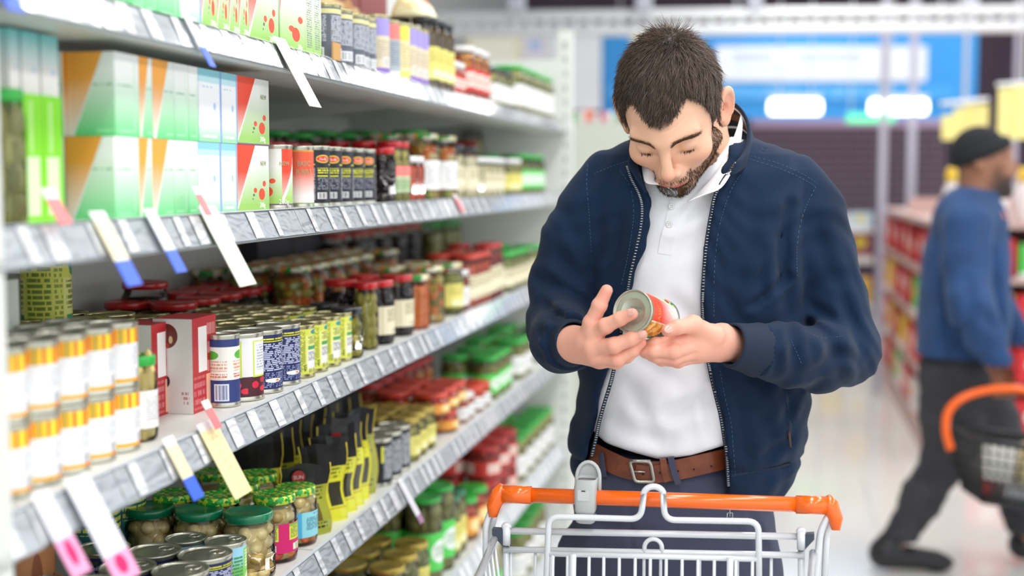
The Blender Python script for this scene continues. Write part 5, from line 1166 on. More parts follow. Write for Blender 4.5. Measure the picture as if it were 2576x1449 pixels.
# ribbed cuffs
def cuff(a,b,r0,r1,sq=.9):
    a=Vector(a);b=Vector(b); mb=MB(); n=72; t=(b-a).normalized(); up=Vector((0,0,1)); up=(up-t*up.dot(t)).normalized(); w=t.cross(up); rings=[]
    prof=[(0,r0),(.12,r0*1.04),(.5,(r0+r1)/2),(.9,r1*1.02),(1,r1),(1.0,r1*.9),(.6,r1*.88)]
    for s,r in prof:
        base=len(mb.v)
        for k in range(n): q=2*math.pi*k/n; rr=r*(1+(.014 if k%2 else -.014)); mb.v.append(tuple(a.lerp(b,s)+(up*math.cos(q)*1.0+w*math.sin(q)*sq)*rr))
        rings.append(base)
    for i in range(len(rings)-1):
        for k in range(n): mb.f.append((rings[i]+k,rings[i]+(k+1)%n,rings[i+1]+(k+1)%n,rings[i+1]+k)); mb.uv+=[(0,0)]*4; mb.mi.append(0)
    return mmb('cuff',mb,rib)
cuff(U(1912,882,1.992),U(1838,868,1.958),.0405,.0335); cuff(U(1422,862,2.03),U(1446,862,1.975),.043,.0345)
# ---- trousers, belt
trm=mat('trouser_slate','3f4258',.8,bump=.3,bscale=1500); TP=[(1128,1478,1850,.105),(1170,1462,1862,.110),(1230,1447,1930,.116),(1290,1440,1944,.120),(1350,1424,1950,.122),(1449,1408,1950,.118)]
qz=np.array([U(1700,r[0],DM).z for r in TP])[::-1]; ql=np.array([U(r[1],r[0],DM).x for r in TP])[::-1]; qr=np.array([U(r[2],r[0],DM).x for r in TP])[::-1]; qb=np.array([r[3] for r in TP])[::-1]
cx=U(1700,1449,DM).x; lx=[U(1540,1449,DM).x,U(1815,1449,DM).x]
legs=[([np.array((x,DM,.80)),np.array((x+s*.01,DM-.01,.47)),np.array((x+s*.015,DM+.03,.10))],[.098,.068,.052]) for x,s in ((lx[0],-1),(lx[1],1))]
FT=[(1500,1330,1640,1345,2.08,.010,.004),(1850,1340,1760,1370,2.08,.010,.004),(1560,1420,1640,1390,2.08,.010,.004),(1585,1235,1590,1400,2.08,.004,.003),(1890,1300,1940,1420,2.1,.008,.005),(1470,1300,1440,1400,2.1,.010,.005)]
def trous(Q):
    z=Q[:,2]; l=np.interp(z,qz,ql); r=np.interp(z,qz,qr); b=np.interp(z,qz,qb); a=(r-l)/2; c=(l+r)/2
    n=(np.abs((Q[:,0]-c)/a)**2.5+np.abs((Q[:,1]-DM)/b)**2.3)**(1/2.4); f=np.maximum(np.maximum((n-1)*np.minimum(a,b),z-qz[-1]),qz[0]-.03-z)
    g=smin(chain(Q,*legs[0],k=.03),chain(Q,*legs[1],k=.03),.01); return crease(Q,FT,smin(f,g,.03))
V,Fq=surfnets(trous,(U(1370,1449,2.2).x,2.04,.05),(U(1990,1449,2.2).x,2.36,qz[-1]+.01),.006); mpart('trousers',V,Fq,[trm])
belt_m=mat('belt_leather','7a3d20',.45,coat=.25,bump=.3,bscale=120,col2='6a3018',nscale=30); steel=mat('buckle_steel','b6b2a8',.3,metal=.9)
BELT=[(1490,1140),(1530,1160),(1580,1180),(1640,1187),(1700,1183),(1760,1170),(1820,1156),(1860,1146)]
bl0,br0=U(1462,1165,DM).x,U(1872,1165,DM).x
def beltf(Q): return ((np.abs((Q[:,0]-(bl0+br0)/2)/((br0-bl0)/2+.004))**2.4+np.abs((Q[:,1]-DM)/.1165)**2.4)**(1/2.4)-1)*.11
strip_on(beltf,dens(BELT,5),[50]*60,.004,'belt',belt_m,4)
strip_on(beltf,dens([(1598,1190),(1640,1194),(1700,1186)],6),[44]*13,.009,'belt_tongue',belt_m,3)
bk=[layon(beltf,x,y,.013) for x,y in ((1584,1158),(1641,1158),(1641,1166),(1632,1166),(1596,1168),(1606,1206),(1640,1207),(1640,1216),(1596,1216),(1584,1158))]
cen=layon(beltf,1616,1187,.012); 
mb=MB(); B4=[layon(beltf,x,y,.014) for x,y in ((1584,1160),(1636,1161),(1646,1212),(1598,1212))]; mb.tube(fil(B4+[B4[0],B4[1]],.006,3),.0030,8); mb.tube([B4[0].lerp(B4[3],.5),B4[0].lerp(B4[3],.5)+Vector((.02,-.003,0))],.0016,6); mmb('buckle',mb,steel)
strip_on(beltf,dens([(1668,1156),(1672,1188),(1679,1212)],4),16,.0125,'belt_keeper',belt_m,2)
strip_on(beltf,dens([(1688,1152),(1695,1185),(1707,1218)],4),16,.0135,'belt_loop',trm,2); strip_on(beltf,dens([(1512,1140),(1515,1165),(1520,1200)],4),14,.0085,'belt_loop',trm,2)
for x,y in ((1618,1193),(1660,1190),(1706,1185),(1746,1181),(1790,1173)): p=layon(beltf,x,y,.0105 if x<1700 else .0052); mb=MB(); mb.ball(p,(.0017,.0006,.0017),seg=8); mmb('belt_hole',mb,mat('hole_dark','2a1208',.8))
# shoes
shm=mat('shoe_black','1c1c20',.5); 
for x,s in ((lx[0],-1),(lx[1],1)):
    c0=np.array((x+s*.015,DM+.02,.05)); fn=lambda Q:np.maximum(smin(smin(cap(Q,c0+[0,.03,.0],c0+[0,-.13,-.015],.047,.036),cap(Q,c0+[0,.03,.03],c0+[0,.02,.06],.04,.042),.02),ell(Q,c0+[0,-.12,-.02],(.047,.07,.034)),.02),.002-Q[:,2])
    V,Fq=surfnets(fn,c0-[.09,.24,.055],c0+[.09,.12,.11],.006); mpart('shoe',V,Fq,[shm])
# ================= head =================
hy,hpch,hr=math.radians(26),math.radians(44),math.radians(21)
cyy,syy=math.cos(hy),math.sin(hy); cpp,spp=math.cos(hpch),math.sin(hpch); crr,srr=math.cos(hr),math.sin(hr)
Ry=np.array([[cyy,0,-syy],[0,1,0],[syy,0,cyy]]); Rx=np.array([[1,0,0],[0,cpp,-spp],[0,spp,cpp]]); Rz=np.array([[crr,-srr,0],[srr,crr,0],[0,0,1]])
HR=Rz@Rx@Ry; CB3=np.array([[1,0,0],[0,sp,-cp],[0,cp,sp]])   # camera-aligned -> (u,D,z)
HM=CB3@HR*1.0; HC=UA(1690,277,2.085)
toM=lambda q: q@HM.T+HC
HMi=np.linalg.inv(HM); toL=lambda p:(np.asarray(p)-HC)@HMi.T
def hairh(Q):
    az=np.degrees(np.arctan2(np.abs(Q[:,0]),Q[:,2])); h=np.interp(az,[0,8,18,27,36,46,55,63,72,82,89,97,106,116,140,180],[.044,.048,.060,.070,.070,.058,.040,.012,-.022,-.022,-.002,.024,.010,-.03,-.06,-.07]); 
    return h
nA=toL(UA(1735,300,2.18)); nB=toL(UA(1752,400,2.19)); nC=toL(UA(1740,480,2.2))
e_=lambda s,p:np.array((s*p[0],p[1],p[2]))
def headf(Q0):
    Q=Q0.copy(); lw=Q[:,1]<-.045; Q[lw,1]=-.045+(Q[lw,1]+.045)*1.28
    f=ell(Q,(0,.034,-.006),(.0725,.083,.090)); f=smin(f,ell(Q,(0,-.028,.034),(.058,.080,.058)),.03)
    f=smin(f,cap(Q,(0,.030,.072),(0,.055,.062),.026,.024),.03)
    for s in (-1,1):
        f=smin(f,cap(Q,e_(s,(.052,-.062,.005)),e_(s,(.014,-.098,.070)),.018,.016),.022)
        f=smin(f,ell(Q,e_(s,(.044,-.026,.064)),(.020,.018,.020)),.022)
        f=smin(f,cap(Q,e_(s,(.010,.017,.094)),e_(s,(.046,.020,.074)),.0105,.008),.014)
        f=smax(f,-ell(Q,e_(s,(.031,-.001,.104)),(.020,.014,.020)),.016)
        f=smin(f,ell(Q,e_(s,(.031,-.003,.0755)),(.0165,.0125,.0135)),.004)
        f=smin(f,ell(Q,e_(s,(.0115,-.042,.098)),(.0068,.0070,.011)),.006)
        f=smax(f,-ell(Q,e_(s,(.0065,-.0505,.103)),(.0036,.003,.006)),.003)
        f=smin(f,cap(Q,e_(s,(.0,-.066,.104)),e_(s,(.020,-.070,.093)),.0052,.003),.004)
        f=smin(f,cap(Q,e_(s,(.0,-.0765,.102)),e_(s,(.018,-.073,.093)),.0068,.003),.005)
        f=smax(f,-cap(Q,e_(s,(.0,-.0712,.112)),e_(s,(.022,-.0712,.098)),.0016,.0012),.003)
        f=smax(f,-cap(Q,e_(s,(.022,-.050,.101)),e_(s,(.030,-.066,.094)),.0012,.001),.010)
    f=smin(f,cap(Q,(0,.012,.097),(0,-.031,.113),.0072,.0098),.012); f=smin(f,ell(Q,(0,-.034,.113),(.0095,.0095,.010)),.007)
    f=smin(f,ell(Q,(0,-.060,.090),(.026,.018,.018)),.012); f=smin(f,ell(Q,(0,-.100,.080),(.022,.017,.018)),.016)
    f=f+.0009*(np.exp(-((Q[:,1]-.040-5*Q[:,0]**2)/.0014)**2)+.8*np.exp(-((Q[:,1]-.049-5*Q[:,0]**2)/.0014)**2))*(np.abs(Q[:,0])<.034)*(Q[:,2]>.06)
    f=smax(f,-cap(Q,(-.012,-.086,.107),(.012,-.086,.107),.006),.010)
    Q=Q0; f=smin(f,smin(cap(Q,nA,nB,.058,.059),cap(Q,nB,nC,.059,.062),.01),.022)
    for s in (-1,1):   # ears
        q=Q-e_(s,(.0785,-.008,-.012)); a=math.radians(34)*s; R_=np.array([[math.cos(a),0,math.sin(a)],[0,1,0],[-math.sin(a),0,math.cos(a)]]); q=q@R_.T
        rad=np.sqrt((q[:,1]/.031)**2+((q[:,2]+.002*0+q[:,1]*.22)/.0185)**2); disc=np.maximum((rad-1)*.018,np.abs(q[:,0]-s*.004)-.0035)
        rim=np.sqrt(((rad-.84)*.019)**2+(q[:,0]-s*.0075)**2)-.0034; rim=np.where(q[:,1]<-.02,rim+.0018,rim)
        ear=smin(disc,rim,.004); ear=smax(ear,-ell(q,(s*.010,-.003,.004),(.008,.0125,.0085)),.003)
        ear=smin(ear,ell(q,(s*.005,-.026,.006),(.0045,.009,.008)),.005); ear=smin(ear,ell(q,(s*.006,-.004,.015),(.004,.006,.004)),.003)
        f=smin(f,ear,.005)
    return f
Vl,Fl=surfnets(headf,(-.105,-.26,-.16),(.105,.135,.14),.0019)
keep_f=(Vl[Fl].mean(1)@HM.T+HC)[:,2]>U(1740,470,2.2).z
S_,F_=Vl[:,0],Vl[:,2]; U_=np.where(Vl[:,1]<-.045,-.045+(Vl[:,1]+.045)*1.28,Vl[:,1]); aS=np.abs(S_)
lin_=lambda h:np.array(srgb(h)[:3]); sk=lin_('f0bd9f'); col=np.tile(sk,(len(Vl),1))
def blend(col,mask,c,k): m=(np.clip(mask,0,1)*k)[:,None]; return col*(1-m)+np.array(c)*m
g3_=lambda c,r:np.exp(-((S_-c[0])**2+(U_-c[1])**2+(F_-c[2])**2)/r**2)
red_=lin_('e08a78')
for s in (-1,1):
    col=blend(col,g3_((s*.044,-.03,.07),.022),red_,.35); col=blend(col,g3_((s*.082,-.01,-.012),.03),lin_('e8937c'),.55)
col=blend(col,g3_((0,-.04,.122),.016),red_,.55)
beardline=np.interp(F_,[-.02,.01,.03,.055,.075,.09],[-.005,-.018,-.040,-.060,-.066,-.066])
bm_=1/(1+np.exp((U_-beardline)/.004))*(F_>-.006)*(aS<.0735)*(1/(1+np.exp(-(U_+.135)/.01)))
mous=np.exp(-((U_+.0575)/.008)**2)*(aS<.032)*(F_>.08); bm_=np.maximum(bm_,mous*.75)
bm_=bm_*(1-np.exp(-((S_/.017)**2+((U_+.072)/.006)**2))*(F_>.09)); side=(aS>.06)&(F_>-.01)&(F_<.03)&(U_<.0); 
nz=.5+.5*np.sin(S_*900+np.sin(U_*700)*2)*np.sin(U_*850+F_*500)
col=blend(col,bm_,lin_('5a4334'),.62+.1*0); 
lip=np.exp(-((aS/.021)**4))*np.exp(-((U_+.0715)/.0072)**2)*(F_>.092); col=blend(col,np.clip(lip*1.3,0,1),lin_('c9665f'),1.0)
brow=np.exp(-((U_-(.0155+.05*np.clip(aS-.02,0,1)-2.2*np.clip(aS-.036,0,1)**1.3*.5))/.0044)**2)*(aS>.012)*(aS<.052)*(F_>.055); col=blend(col,brow,lin_('7c5f4a'),.55)
eye=np.exp(-((aS-.031)/.015)**2)*np.exp(-((U_+.0125)/.0028)**2)*(F_>.06); col=blend(col,eye,lin_('6a4638'),.5)
hh_=hairh(Vl); col=blend(col,1/(1+np.exp(-(U_-hh_)/.002))*(aS<.0765),lin_('3a2c26'),.9)
Vm=toM(Vl)
hair_c=lin_('4a3a33')
# ---- hands
def hand(fs,ps,lo,hi,extra=None,res=.0015):
    def fn(Q):
        palm=None
        for a,b,ra,rb in ps:
            d=cap(Q,a,b,ra,rb); palm=d if palm is None else smin(palm,d,.010)
        f=palm
        fing=None
        for P_,R_ in fs:
            d=chain(Q,P_,R_,k=.003)
            for p,r in list(zip(P_,R_))[1:3]: d=smin(d,np.linalg.norm(Q-p,axis=1)-r*1.06,.003)
            fing=d if fing is None else smin(fing,d,.0012)
        f=smin(f,fing,.006)
        if extra: f=extra(Q,f)
        return f
    return surfnets(fn,lo,hi,res)
fr=lambda L: [UA(*p) for p in L]
def skincol(V,tips,kn):
    c=np.tile(lin_('eeae97'),(len(V),1)); r=lin_('e8897a')
    for p,rad,k in [(t,.014,.6) for t in tips]+[(q,.010,.5) for q in kn]:
        m=(np.exp(-(np.linalg.norm(V-p,axis=1)/rad)**2)*k)[:,None]; c=c*(1-m)+r*m
    return c
TH1=fr([(1474,858,1.945),(1488,812,1.930),(1508,768,1.922),(1526,731,1.918)]); I1=fr([(1494,840,1.930),(1524,820,1.908),(1560,802,1.896),(1590,790,1.887)]); M1=fr([(1490,874,1.928),(1545,869,1.902),(1588,853,1.897),(1614,842,1.893)])
R1=fr([(1497,895,1.935),(1552,903,1.915),(1590,881,1.912),(1612,862,1.912)]); L1=fr([(1508,905,1.95),(1550,911,1.935),(1578,898,1.93),(1600,884,1.928)])
W1=UA(1440,866,1.985); W0=UA(1408,866,2.05)
F1=[(TH1,[.0135,.0120,.0108,.0090]),(I1,[.0125,.0113,.0100,.0086]),(M1,[.0125,.0115,.0101,.0086]),(R1,[.0120,.0108,.0096,.0082]),(L1,[.011,.0098,.0086,.0075])]
P1_=[(W0,W1,.027,.026),(W1,TH1[0],.024,.0165),(W1,I1[0],.024,.015),(W1,M1[0],.024,.016),(W1,R1[0],.023,.015),(W1,L1[0],.022,.014),(TH1[1],I1[0],.010,.011)]
Vh1,Fh1=hand(F1,P1_,np.min([W0,*TH1,*I1,*M1,*R1,*L1],0)-.03,np.max([W0,*TH1,*I1,*M1,*R1,*L1],0)+.03)
T2=fr([(1796,846,1.950),(1744,817,1.925),(1704,823,1.903),(1679,832,1.896)]); I2=fr([(1752,846,1.945),(1696,862,1.925),(1648,866,1.925),(1612,872,1.935)]); M2=fr([(1752,866,1.945),(1694,884,1.915),(1646,883,1.918),(1610,880,1.93)])
R2=fr([(1754,882,1.948),(1696,901,1.925),(1652,897,1.926),(1622,888,1.935)]); L2=fr([(1757,892,1.958),(1706,909,1.94),(1664,906,1.94),(1638,897,1.945)])
X1=UA(1816,862,1.975); X0=UA(1860,872,2.0)
F2=[(T2,[.0155,.0130,.0105,.0090]),(I2,[.0128,.0112,.0098,.0082]),(M2,[.0130,.0112,.0098,.0082]),(R2,[.0122,.0104,.0092,.0078]),(L2,[.0115,.0095,.0083,.0072])]
P2_=[(X0,X1,.028,.0265),(X1,T2[0],.0235,.018),(X1,I2[0],.024,.0165),(X1,M2[0],.024,.0165),(X1,R2[0],.024,.015),(X1,L2[0],.023,.013),(T2[1],I2[0],.0125,.013)]
Vh2,Fh2=hand(F2,P2_,np.min([X0,*T2,*I2,*M2,*R2,*L2],0)-.03,np.max([X0,*T2,*I2,*M2,*R2,*L2],0)+.03)
# hidden trunk and arms join head and hands into one body
def trunk(Q):
    t=torso(Q,-.05,-.05); t=np.maximum(t,U(1700,1060,2.2).z-Q[:,2]); return smin(smin(t,smin(chain(Q,RS[0]+RF[0]+[X0,X1],[.024]*11,k=.01),chain(Q,LS[0]+LF[0]+[W0,W1],[.022]*10,k=.01),.01),.02),cap(Q,UA(1742,480,2.2),UA(1742,420,2.2),.05),.02)
Vt,Ft=surfnets(trunk,(lo[0],1.93,.95),(U(2225,700,2.2).x,2.34,U(1700,350,2.2).z),.010)
mk=Fl[keep_f]; Vall=np.concatenate([Vm,Vh1,Vh2,Vt]); n1=len(Vm); n2=n1+len(Vh1); n3=n2+len(Vh2)
call=np.concatenate([col,skincol(Vh1,[TH1[3],I1[3],M1[3],R1[3]],[I1[0],M1[0],R1[0],I1[1],M1[1],R1[1]]),skincol(Vh2,[T2[3],I2[3]],[T2[1],M2[1],R2[1],I2[1],L2[1],X1]),np.tile(sk,(len(Vt),1))])
def body_h(F4): return F4
mpart('body',Vall,np.concatenate([mk,Fh1+n1,Fh2+n2,Ft+n3]),[skin],call)
# finger nails
nail=mat('nail','e3a796',.25,coat=.4)
def nailp(tip,prev,r,up=(0,-1,.35)):
    t=(tip-prev)/np.linalg.norm(tip-prev); n=np.array(up,float); n-=t*(n@t); n/=np.linalg.norm(n); w=np.cross(t,n); c=tip+n*r*.86+t*r*.15; mb=MB(); mb.ball((0,0,0),(r*.72,r*.95,r*.22),seg=12,ring=6)
    o=mb.build('fingernail',nail,man,True); M_=Matrix((( w[0],t[0],n[0]),(w[1],t[1],n[1]),(w[2],t[2],n[2]))).to_4x4(); M_.translation=Vector(c)-MO; o.matrix_local=M_
nailp(I1[3],I1[2],.0086,(.05,-1,.55)); nailp(M1[3],M1[2],.0086,(.1,-1,.25)); nailp(T2[3],T2[2],.0090,(-.2,-1,.25)); 
# ---- hair
def capf(Q):
    f=ell(Q,(0,.035,-.007),(.0775,.0885,.0955)); f=smin(f,cap(Q,(0,.054,.058),(0,.066,.042),.030,.030),.03); f=f+.0022*np.sin(Q[:,0]*260+7*np.sin(Q[:,2]*40))*np.sin(Q[:,2]*170+Q[:,1]*120+4*np.sin(Q[:,0]*60))
    f=smax(f,(hairh(Q)-Q[:,1])*.8,.006); return f
hm_m=mat('hair_brown','4a3b34',.55,attr='Col',spec=.35,sheen=.1)
Vc,Fc=surfnets(capf,(-.1,-.09,-.13),(.1,.15,.11),.0026)
hcol=np.tile(lin_('3b2e28'),(len(Vc),1)); hairo=mpart('hair',toM(Vc),Fc,[hm_m],hcol)
beard_m=mat('beard_brown','3b2a20',.9,attr='Col',spec=.05)
def strands(roots,dirs,nors,L_,w,lift,name,c1,c2,parent,curl=.0,droop=0):
    n=len(roots); seg=3; t=np.linspace(0,1,seg+1); V=np.zeros((n,(seg+1)*3,3)); side=np.cross(dirs,nors)
    rn=RNG.random((n,1)); Ls=L_*(.6+.8*RNG.random((n,1)))
    for i,tt in enumerate(t):
        c=roots+dirs*Ls*tt+nors*(lift*(RNG.random((n,1)) if i==seg else rn)*(tt*1.3-tt*tt*droop)+.0003)
        ww=w*(1-tt)**.7+.00005
        for k in range(3):
            a=2*math.pi*k/3; V[:,i*3+k]=c+(side*math.cos(a)+nors*math.sin(a))*ww
    base=(np.arange(n)*(seg+1)*3)[:,None]; q=[]
    for i in range(seg):
        for k in range(3): q.append(np.concatenate([base+i*3+k,base+i*3+(k+1)%3,base+(i+1)*3+(k+1)%3,base+(i+1)*3+k],1))
    Fq=np.concatenate(q); mix=RNG.random((n,1,1)); cc=np.array(c1)*(1-mix)+np.array(c2)*mix; cols_=np.broadcast_to(cc,(n,(seg+1)*3,3)).reshape(-1,3)
    o=mpart(name,V.reshape(-1,3),Fq,[beard_m if name in('beard','eyebrow','eyelashes') else hm_m],cols_,parent); o['kind']='stuff'; return o
def grad(fn,Q,h=.001):
    g=np.stack([fn(Q+np.eye(3)[i]*h)-fn(Q-np.eye(3)[i]*h) for i in range(3)],1); return g/np.linalg.norm(g,axis=1,keepdims=True)
sel=RNG.choice(len(Vc),15000); Rr_=Vc[sel]+RNG.normal(0,.0012,(15000,3)); 
ok=(capf(Rr_)<.003)&(np.abs(capf(Rr_))<.01)&(Rr_[:,1]>hairh(Rr_)-.002); Rr_=Rr_[ok]; Nn=grad(capf,Rr_,.004)
wh=np.array((.012,.112,-.03)); dv=Rr_-wh; dv=dv/np.linalg.norm(dv,axis=1,keepdims=True)+np.array((-.25,-.15,.45))*(Rr_[:,1:2]>.03)+np.array((0,-.5,0))*(Rr_[:,1:2]<.03)
cl_=np.sin(Rr_[:,0:1]*230+Rr_[:,2:3]*90)*.28; dv=dv+RNG.normal(0,.16,dv.shape)+np.concatenate([cl_,cl_*0,-cl_],1)
dv-=Nn*(dv*Nn).sum(1,keepdims=True); dv/=np.linalg.norm(dv,axis=1,keepdims=True)
def loc2man(dirs): q=dirs@HM.T; return q/np.linalg.norm(q,axis=1,keepdims=True)
LL=.021*np.clip((Rr_[:,1]-hairh(Rr_))/.035,.30,1)[:,None]
strands(toM(Rr_),loc2man(dv),loc2man(Nn),LL,.00055,.0052,'hair_strands',lin_('33281f')*.9,lin_('6e5a4c'),hairo)
# tuft on the crown
m=np.linalg.norm(Rr_-wh,axis=1)<.03; strands(toM(Rr_[m]),loc2man(dv[m]+Nn[m]*.6),loc2man(Nn[m]),.020,.0005,.008,'crown_tuft',lin_('3b2e28'),lin_('77624f'),hairo)
# beard, moustache, brows, lashes
def on_skin(mask,n,L_,w,lift,name,dirfn,c1='33241b',c2='5c4330',jit=.0006):
    idx=np.where(mask&(RNG.random(len(Vl))<1))[0]
    if len(idx)==0: return
    idx=RNG.choice(idx,n); R0=Vl[idx]+RNG.normal(0,jit,(n,3)); N0=grad(headf,R0,.002); R0=R0-N0*headf(R0)[:,None]; d=dirfn(R0)+RNG.normal(0,.22,R0.shape); d-=N0*(d*N0).sum(1,keepdims=True)*.8; d/=np.linalg.norm(d,axis=1,keepdims=True)
    strands(toM(R0),loc2man(d),loc2man(N0),L_,w,lift,name,lin_(c1),lin_(c2),man)
on_skin((RNG.random(len(Vl))<bm_*1.0)&(bm_>.45)&(U_>-.118),5200,.0052,.00020,.0024,'beard',lambda R:np.stack([R[:,0]*3,-np.ones(len(R)),R[:,2]*0+.2],1))
on_skin(brow>.22,1100,.0060,.00014,.0010,'eyebrow',lambda R:np.stack([np.sign(R[:,0])*1.0,.9-np.abs(R[:,0])*22,R[:,2]*0],1),'54402f','856a52',jit=.0012)
on_skin((eye>.6),120,.004,.00013,.001,'eyelashes',lambda R:np.stack([R[:,0]*6,-np.ones(len(R)),np.ones(len(R))*.6],1),'1c1410','2a1e18')
# ---- the can he reads
cA=UA(1590,783,1.900); cB=UA(1668,808,1.979); axd=(cB-cA)/np.linalg.norm(cB-cA); Lc=.092; rc=.0325
canx=Vector(axd); e1=Vector(UA(1590,700,1.9)-cA); e1=(e1-canx*e1.dot(canx)).normalized(); e2=canx.cross(e1)
held_art=art('held_label',('f4f4f0','f4f4f0'),[(Rr,(.0,1,.0,1),('f0462e','f6ece8',.25,.78))])
def held():
    mb=MB(); n=48; rings=[(rc*.0+.0001,.0035),(rc*.60,.0035),(rc*.63,.0025),(rc*.67,.0035),(rc*.72,.0025),(rc*.77,.0035),(rc*.83,.002),(rc*.90,.004),(rc*.93,.0015),(rc*.965,0),(rc,.0012),(rc*1.0,.004),(rc*.972,.0065),(rc*.965,.008),(rc*.965,Lc-.008),(rc*.975,Lc-.006),(rc,Lc-.002),(rc*.97,Lc),(rc*.92,Lc-.003),(.0001,Lc-.003)]
    mb.lathe(rings,n); body=mb.build('food_can',mat('tin_dull','b9bbac',.33,metal=.75),None,True)
    M_=Matrix(((e1.x,e2.x,canx.x),(e1.y,e2.y,canx.y),(e1.z,e2.z,canx.z))).to_4x4(); M_=Matrix.Rotation(TH,4,'Z')@M_; M_.translation=w2(Vector(cA)); body.matrix_world=M_
    # side picture as patches wrapped round the can: angle a (0 = up), t = along axis
    def patch(poly,m,off,name,sub=6):
        mb=MB()
        f=lambda a,t,o=off:(( rc*.972+o)*math.cos(a),(rc*.972+o)*math.sin(a),t)
        for (a0,t0,a1,t1,a2,t2,a3,t3) in poly:
            for i in range(sub):
                for j in range(sub):
                    q=[]
                    for u,v in ((i/sub,j/sub),((i+1)/sub,j/sub),((i+1)/sub,(j+1)/sub),(i/sub,(j+1)/sub)):
                        aa=(a0*(1-u)+a1*u)*(1-v)+(a3*(1-u)+a2*u)*v; tt=(t0*(1-u)+t1*u)*(1-v)+(t3*(1-u)+t2*u)*v; q.append(f(aa,tt))
                    mb.face(q,[(u,v) for u,v in ((i/sub,j/sub),((i+1)/sub,j/sub),((i+1)/sub,(j+1)/sub),(i/sub,(j+1)/sub))])
        return mb.build(name,m,body,True)
    two=2*math.pi
    g0=MB(); g0.lathe([(rc*.972,.0075),(rc*.972,Lc-.0075)],n); g0.build('label',[art('held_green','a9dd84',[])],body,True)
    return body,patch
heldo,patch=held(); tag(heldo,'red and green labelled food can held in both hands of the bearded man','can')
# side artwork of the held can: red field, green corner with fruit, bean picture at the foot
vd=Vector((0,0,0)); 
camL=(heldo.matrix_world.inverted()@Vector((0,0,CH))); aF=math.atan2(camL.y,camL.x)    # angle on the can that faces the camera
aUp=math.atan2(0,1)                                          # e1 = up side
sgn=1 if math.sin(aF)>0 else -1
A=lambda d:math.radians(d)*sgn                               # degrees measured from the top of the can toward the viewer side
t0,t1=.0078,Lc-.0078
redg=art('held_red','ef4a32',[(Rr,(0,1,0,1),('ef4a32','f8f0ec',.35,.95))]); 
patch([(A(8),t0,A(112),t0,A(112),t1,A(62),t1)],redg,.0003,'red_field',10)
patch([(A(4),t0,A(8),t0,A(62),t1,A(56),t1)],mat('held_white','f6f6f2',.4),.0003,'white_line',10)
patch([(A(62),t1*.66,A(66),t1*.66,A(112),t1,A(104),t1)],mat('held_white','f6f6f2',.4),.0005,'white_line',6)
beans=vor('held_beans',['e9a83a','f0bc55','d98e28','c87820','f4cf7a'],150); patch([(A(112),t0,A(158),t0,A(158),t0+.045,A(112),t0+.045)],beans,.0003,'bean_picture',8)
patch([(A(109),t0,A(112),t0,A(112),t0+.05,A(109),t0+.05)],MATS['held_white'],.0004,'white_line',6)
patch([(A(112),t0+.045,A(175),t0+.040,A(175),t1,A(112),t1)],mat('held_black','1c1a16',.4),.0003,'black_band',8)
patch([(A(0),t0,A(8),t0,A(8),t0+.004,A(0),t0+.004)],MATS['held_white'],.0004,'white_line',4)
def on_can(me,ang,t,rot,off=.0007,sx=1):
    c,s_=math.cos(rot),math.sin(rot)
    for v in me.vertices:
        x,y,z=v.co; x*=sx; X=x*c-y*s_; Y=x*s_+y*c; a=ang+sgn*X/rc*1; v.co=((rc*.972+off+z)*math.cos(a),(rc*.972+off+z)*math.sin(a),t+Y)
    return obj('lettering',me,heldo)
gold=mat('ink_gold','d59a55',.5)
on_can(text_mesh('BASIC',.0115,gold,.0001),A(90),.026,math.pi*.5+math.pi/2*0+math.pi*0+math.pi/2,.0007); on_can(text_mesh('PURPLE',.0115,gold,.0001),A(90),.038,math.pi,.0007) if False else None
for i,(a_,t_,r_) in enumerate(((34,.070,.0042),(24,.076,.0028),(40,.080,.0022))):
    mb=MB(); mb.lathe([(.0001,.0004),(r_,.0004),(r_,0)],16); me=mb.mesh('fruit_dot',[mat('dot_orange' if i<2 else 'dot_green','f04a2a' if i<2 else '3f6a4a',.4)]); on_can(me,A(a_),t_,0).name='fruit_dot'
# lid stamp
mb=None
for s_,x_,y_ in (('VI 8292',.006,.004),('8.06',.001,.006)):
    me=text_mesh(s_,.0052,mat('ink_stamp','85877c',.6),.00005); o=obj('lettering',me,heldo,(x_,sgn*y_,.0026),(math.pi,0,math.pi/2+ (0 if sgn<0 else math.pi)))
